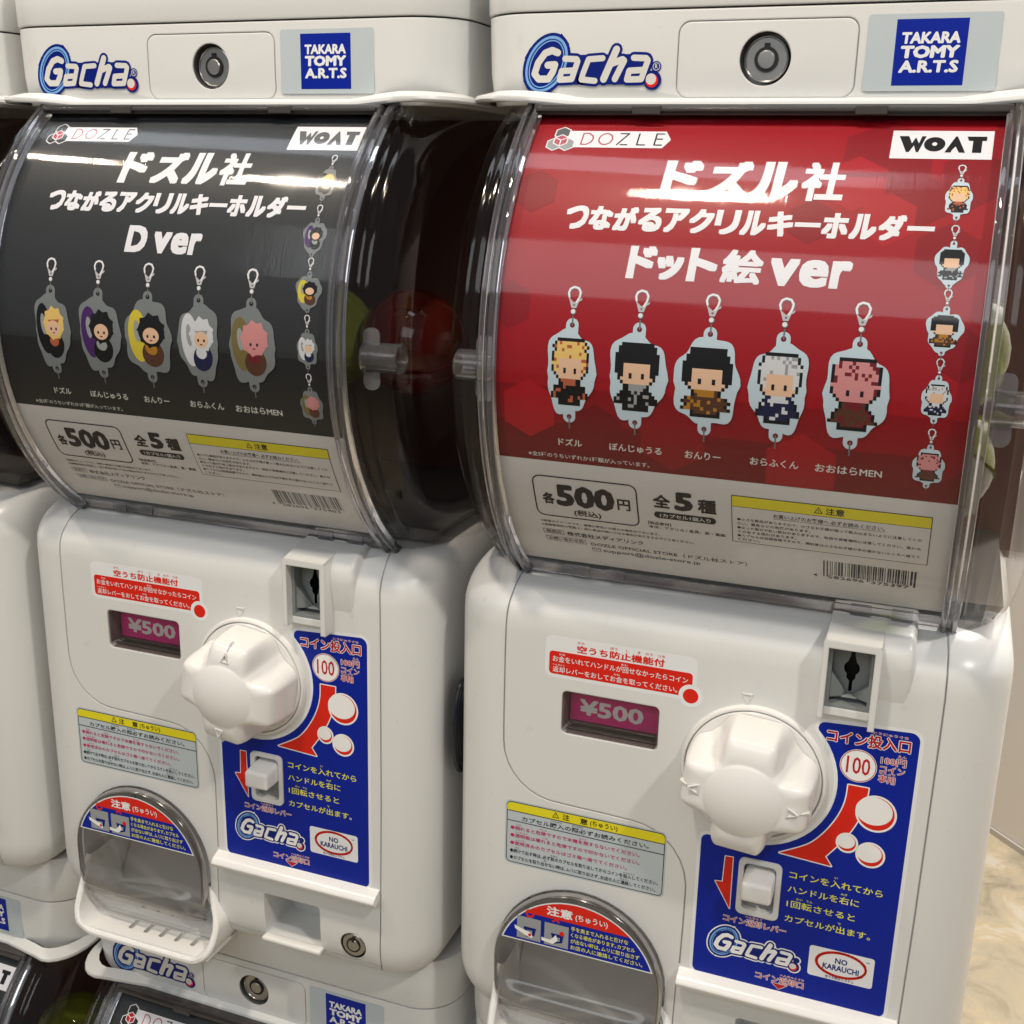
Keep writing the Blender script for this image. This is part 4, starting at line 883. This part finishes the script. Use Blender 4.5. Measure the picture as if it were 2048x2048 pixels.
    P.ring(circ(-93.6, 53.0, 2.8, 20), circ(-93.6, 53.0, 1.5, 20), 'red', 3); P.stroke([(-79.6, 55.2), (-75.4, 51.4)], 1.1, 'red', 3, caps=False); P.stroke([(-79.6, 51.4), (-75.4, 55.2)], 1.1, 'red', 3, caps=False)
    for x0 in (-101.5, -84.4):
        P.rect(x0, x0 + 14.8, 35.2, 50.0, 'lgrey', 2); P.poly([(x0 + 4, 43.6), (x0 + 12, 43.6), (x0 + 11, 38.4), (x0 + 6, 36.8), (x0 + 5, 40)], 'navy', 3); P.poly([(x0 + 6, 41.6), (x0 + 9.6, 41.6), (x0 + 9.6, 39), (x0 + 7.2, 38.6)], 'lgrey', 3.5)
    P.poly([(-103, 43.2), (-102.6, 40.8), (-97.0, 38.2), (-92.2, 36.6), (-91.4, 38.0), (-93.6, 40.4), (-97.4, 41.4)], 'white', 4); P.circ(-93.4, 38.6, 1.0, 'red', 4.4)
    P.poly([(-86, 37.2), (-79.0, 36.4), (-76.0, 39.4), (-77.2, 43.0), (-79.2, 40.4), (-81.0, 38.8), (-86, 39.4)], 'white', 4); P.circ(-73.6, 44.6, 1.5, 'red', 4)
    P.build("flap_sticker", fl_, y=-8.35)
    return root

def prism_z(bm, cx, cy, hw, hl, z0, z1):
    pts = []
    for k in range(8):
        t = math.pi * k / 7; pts.append((cx + hw * math.cos(t), cy + hl - hw + hw * math.sin(t)))
    for k in range(8):
        t = math.pi + math.pi * k / 7; pts.append((cx + hw * math.cos(t), cy - hl + hw + hw * math.sin(t)))
    A = [bm.verts.new((mm(x), mm(y), mm(z0))) for x, y in pts]; B = [bm.verts.new((mm(x), mm(y), mm(z1))) for x, y in pts]; n = len(pts)
    for i in range(n): bm.faces.new((A[i], A[(i + 1) % n], B[(i + 1) % n], B[i]))
    bm.faces.new(list(reversed(A))); bm.faces.new(B)

def copy_tree(o, parent=None):
    c = o.copy(); sc.collection.objects.link(c); c.parent = parent
    for ch in list(o.children): copy_tree(ch, c)
    return c

# ------------------------------------------------------------------ setting
def noise_floor():
    m = bpy.data.materials.new("beige_marble"); m.use_nodes = True; nt = m.node_tree; b = nt.nodes["Principled BSDF"]; b.inputs["Roughness"].default_value = .35
    tc = nt.nodes.new("ShaderNodeTexCoord"); n1 = nt.nodes.new("ShaderNodeTexNoise"); n1.inputs["Scale"].default_value = 9; n1.inputs["Detail"].default_value = 9; n1.inputs["Roughness"].default_value = .65; n1.inputs["Distortion"].default_value = .8
    cr_ = nt.nodes.new("ShaderNodeValToRGB"); e = cr_.color_ramp.elements
    e[0].position = .34; e[0].color = (*lin((158, 144, 120)), 1); e[1].position = .62; e[1].color = (*lin((204, 194, 174)), 1)
    x = e.new(.47); x.color = (*lin((184, 172, 148)), 1); x = e.new(.55); x.color = (*lin((196, 178, 146)), 1)
    nt.links.new(tc.outputs["Object"], n1.inputs["Vector"]); nt.links.new(n1.outputs["Fac"], cr_.inputs[0]); nt.links.new(cr_.outputs[0], b.inputs["Base Color"])
    return m
bm = bmesh.new(); vs = [bm.verts.new(p) for p in ((-6, -6, 0), (6, -6, 0), (6, 8, 0), (-6, 8, 0))]; bm.faces.new(vs)
tag(mesh_obj("floor", bm, noise_floor(), smooth=False), kind='structure')
# cream wall standing on the floor, its foot seen at right; skirting strip at its base
p0 = Vector((0.282, 1.6951)); p1 = Vector((0.340, 1.6336)); d = (p1 - p0).normalized(); nrm = Vector((-d.y, d.x))
if nrm.y < 0: nrm = -nrm
def wall_box(bm, s0, s1, off0, off1, z0, z1):
    c = [p0 + d * s0 + nrm * off0, p0 + d * s1 + nrm * off0, p0 + d * s1 + nrm * off1, p0 + d * s0 + nrm * off1]
    A = [bm.verts.new((v.x, v.y, z0)) for v in c]; B = [bm.verts.new((v.x, v.y, z1)) for v in c]
    for k in range(4): bm.faces.new((A[k], A[(k + 1) % 4], B[(k + 1) % 4], B[k]))
    bm.faces.new(A); bm.faces.new(B); bmesh.ops.recalc_face_normals(bm, faces=bm.faces[:])
bm = bmesh.new(); wall_box(bm, -.9, 3.0, 0, .08, 0, 2.6)
wl = mesh_obj("wall", bm, mat("cream_wall_paint", (.80, .74, .68), .6, bump=.05, bscale=120, srgb=False), smooth=False)
tag(wl, "plain cream wall behind the right machine, meeting the marble floor", "wall", kind='structure')
bm = bmesh.new(); wall_box(bm, -.9, 3.0, -.006, -.001, 0, .012); mesh_obj("wall_base_strip", bm, mat("wall_strip", (.55, .50, .44), .5, srgb=False), wl, smooth=False)
bm = bmesh.new(); vs = [bm.verts.new(p) for p in ((-3.0, .62, 0), (.13, .62, 0), (.13, .66, 0), (-3.0, .66, 0), (-3.0, .62, 2.3), (.13, .62, 2.3), (.13, .66, 2.3), (-3.0, .66, 2.3))]
for f in ((0, 1, 5, 4), (1, 2, 6, 5), (2, 3, 7, 6), (3, 0, 4, 7), (4, 5, 6, 7), (0, 3, 2, 1)): bm.faces.new([vs[i] for i in f])
tag(mesh_obj("back_panel", bm, mat("dark_back_panel", (.09, .08, .07), .6, srgb=False), smooth=False), "dark display panel standing behind the row of capsule machines", "panel")

# ------------------------------------------------------------------ place the machines
PITCH = .31; VP = .6135
proto = make_machine()
posters = {}
def place(ix, iz, kind, label, knob_rot=0):
    r = proto if ix == 0 and iz == 0 else copy_tree(proto0)
    r.location = (-PITCH * ix, 0, H0 - VP * iz)
    tag(r, label, "capsule machine", "capsule vending machines standing in two rows")
    for c in r.children:
        if c.name.startswith("dial_knob"): c.rotation_euler = (0, math.radians(knob_rot), 0)
        if c.name.startswith("top_cap") and iz: pass
    if kind in posters: copy_tree(posters[kind], r)
    else: posters[kind] = make_poster(r, kind)
    return r
proto0 = proto
allm = []
mk = []
for ix, iz, kind, label, kr in (
    (1, 0, 'black', "white capsule machine with black poster, in upper row between two others", 98),
    (2, 0, 'black', "white capsule machine cut off by the left picture edge, upper row", 0),
    (0, 1, 'black', "white capsule machine in lower row right under the red poster machine", 0),
    (1, 1, 'black', "white capsule machine in lower row with brand logo half hidden by the scoop above", 0),
    (2, 1, 'dark_red', "white capsule machine at lower left corner with a red diamond on its poster", 0)):
    mk.append(place(ix, iz, kind, label, kr))
place(0, 0, 'red', "white capsule machine with big red poster, right end of upper row", 4)

# ------------------------------------------------------------------ capsules inside the globes
def capsule_mat(name, col):
    m = clear(name, col, 1.3, .04, 1.45, dif=(tuple(v * .8 for v in col), .22)); return m
CM = {'red': capsule_mat("red_capsule_plastic", (.46, .05, .03)), 'green': capsule_mat("green_capsule_plastic", (.62, .74, .10)), 'clear': capsule_mat("clear_capsule_plastic", (.82, .82, .80))}
def make_capsule(color):
    root = empty("capsule")
    for half in (0, 1):
        bm = bmesh.new(); n = 28; rows = []
        for k in range(9):
            t = math.pi / 2 * k / 8; r = 32 * math.cos(t); z = 30 * math.sin(t) + 1.0
            rows.append([bm.verts.new((mm(r * math.cos(2 * math.pi * i / n)), mm(r * math.sin(2 * math.pi * i / n)), mm(z if half else -z))) for i in range(n)] if k < 8 else [bm.verts.new((0, 0, mm(z if half else -z)))])
        for a, b in zip(rows, rows[1:]):
            for i in range(n):
                if len(b) == 1: bm.faces.new((a[i], a[(i + 1) % n], b[0]))
                else: bm.faces.new((a[i], a[(i + 1) % n], b[(i + 1) % n], b[i]))
        lo = rows[0]; lip = [bm.verts.new((v.co.x * 1.04, v.co.y * 1.04, v.co.z)) for v in lo]
        for i in range(n): bm.faces.new((lo[i], lo[(i + 1) % n], lip[(i + 1) % n], lip[i]))
        bmesh.ops.recalc_face_normals(bm, faces=bm.faces[:])
        mesh_obj("upper_shell" if half else "lower_shell", bm, CM[color if half else ('clear' if color != 'red' else 'red')], root)
    return root
caps = {}
def capsule(mx, color, x, y, z, rot, label):
    if color in caps: c = copy_tree(caps[color])
    else: c = make_capsule(color); caps[color] = c
    c.location = (-PITCH * mx + mm(x), mm(y), H0 + mm(z)); c.rotation_euler = rot
    tag(c, label, "capsule", "plastic capsules inside the clear globes")
capsule(1, 'red', 108, 62, 372, (.4, .2, 0), "red see-through capsule behind the hinge tube of the black poster machine")
capsule(1, 'green', 48, 60, 372, (1.2, .2, .6), "green capsule deep behind the black poster's right edge")
capsule(0, 'green', 96, 96, 384, (.5, .5, 0), "upper yellow-green capsule right of the red poster, above the hinge tube")
capsule(0, 'green', 96, 98, 322, (-.4, .3, .3), "yellow-green capsule right of the red poster, below the hinge tube")
capsule(0, 'clear', -108, 96, 330, (.3, .4, 0), "clear capsule in the left side of the red poster machine's globe")
capsule(2, 'red', 104, 74, 340, (.2, .6, 0), "red capsule in the globe at the left picture edge")
capsule(2, 'green', 108, 66, 392 - 613.5, (.2, .6, 0), "green capsule in the lower globe at the lower left corner")

# ------------------------------------------------------------------ power cord in the gap
bm = bmesh.new()
for k in range(5):
    cy = 33 + k * 3.2; n = 26; rr = 30 - k * 1.2; tube = []
    for i in range(n):
        t = 2 * math.pi * i / n; y = cy + 13 * math.cos(t); z = 143 + rr * math.sin(t); dy, dz = math.cos(t), math.sin(t)
        tube.append([bm.verts.new((mm(-155 + (k - 2) * .3 + 1.5 * math.sin(a)), mm(y + 1.5 * math.cos(a) * dy), mm(z + 1.5 * math.cos(a) * dz))) for a in [2 * math.pi * j / 8 for j in range(8)]])
    for i in range(n):
        a, b = tube[i], tube[(i + 1) % n]
        for j in range(8): bm.faces.new((a[j], a[(j + 1) % 8], b[(j + 1) % 8], b[j]))
o = mesh_obj("power_cord", bm, mat("black_cord_rubber", (.012, .014, .022), .3, srgb=False)); o.location = (0, 0, H0)
tag(o, "black power cord coiled in the gap between the two large machines", "cord")
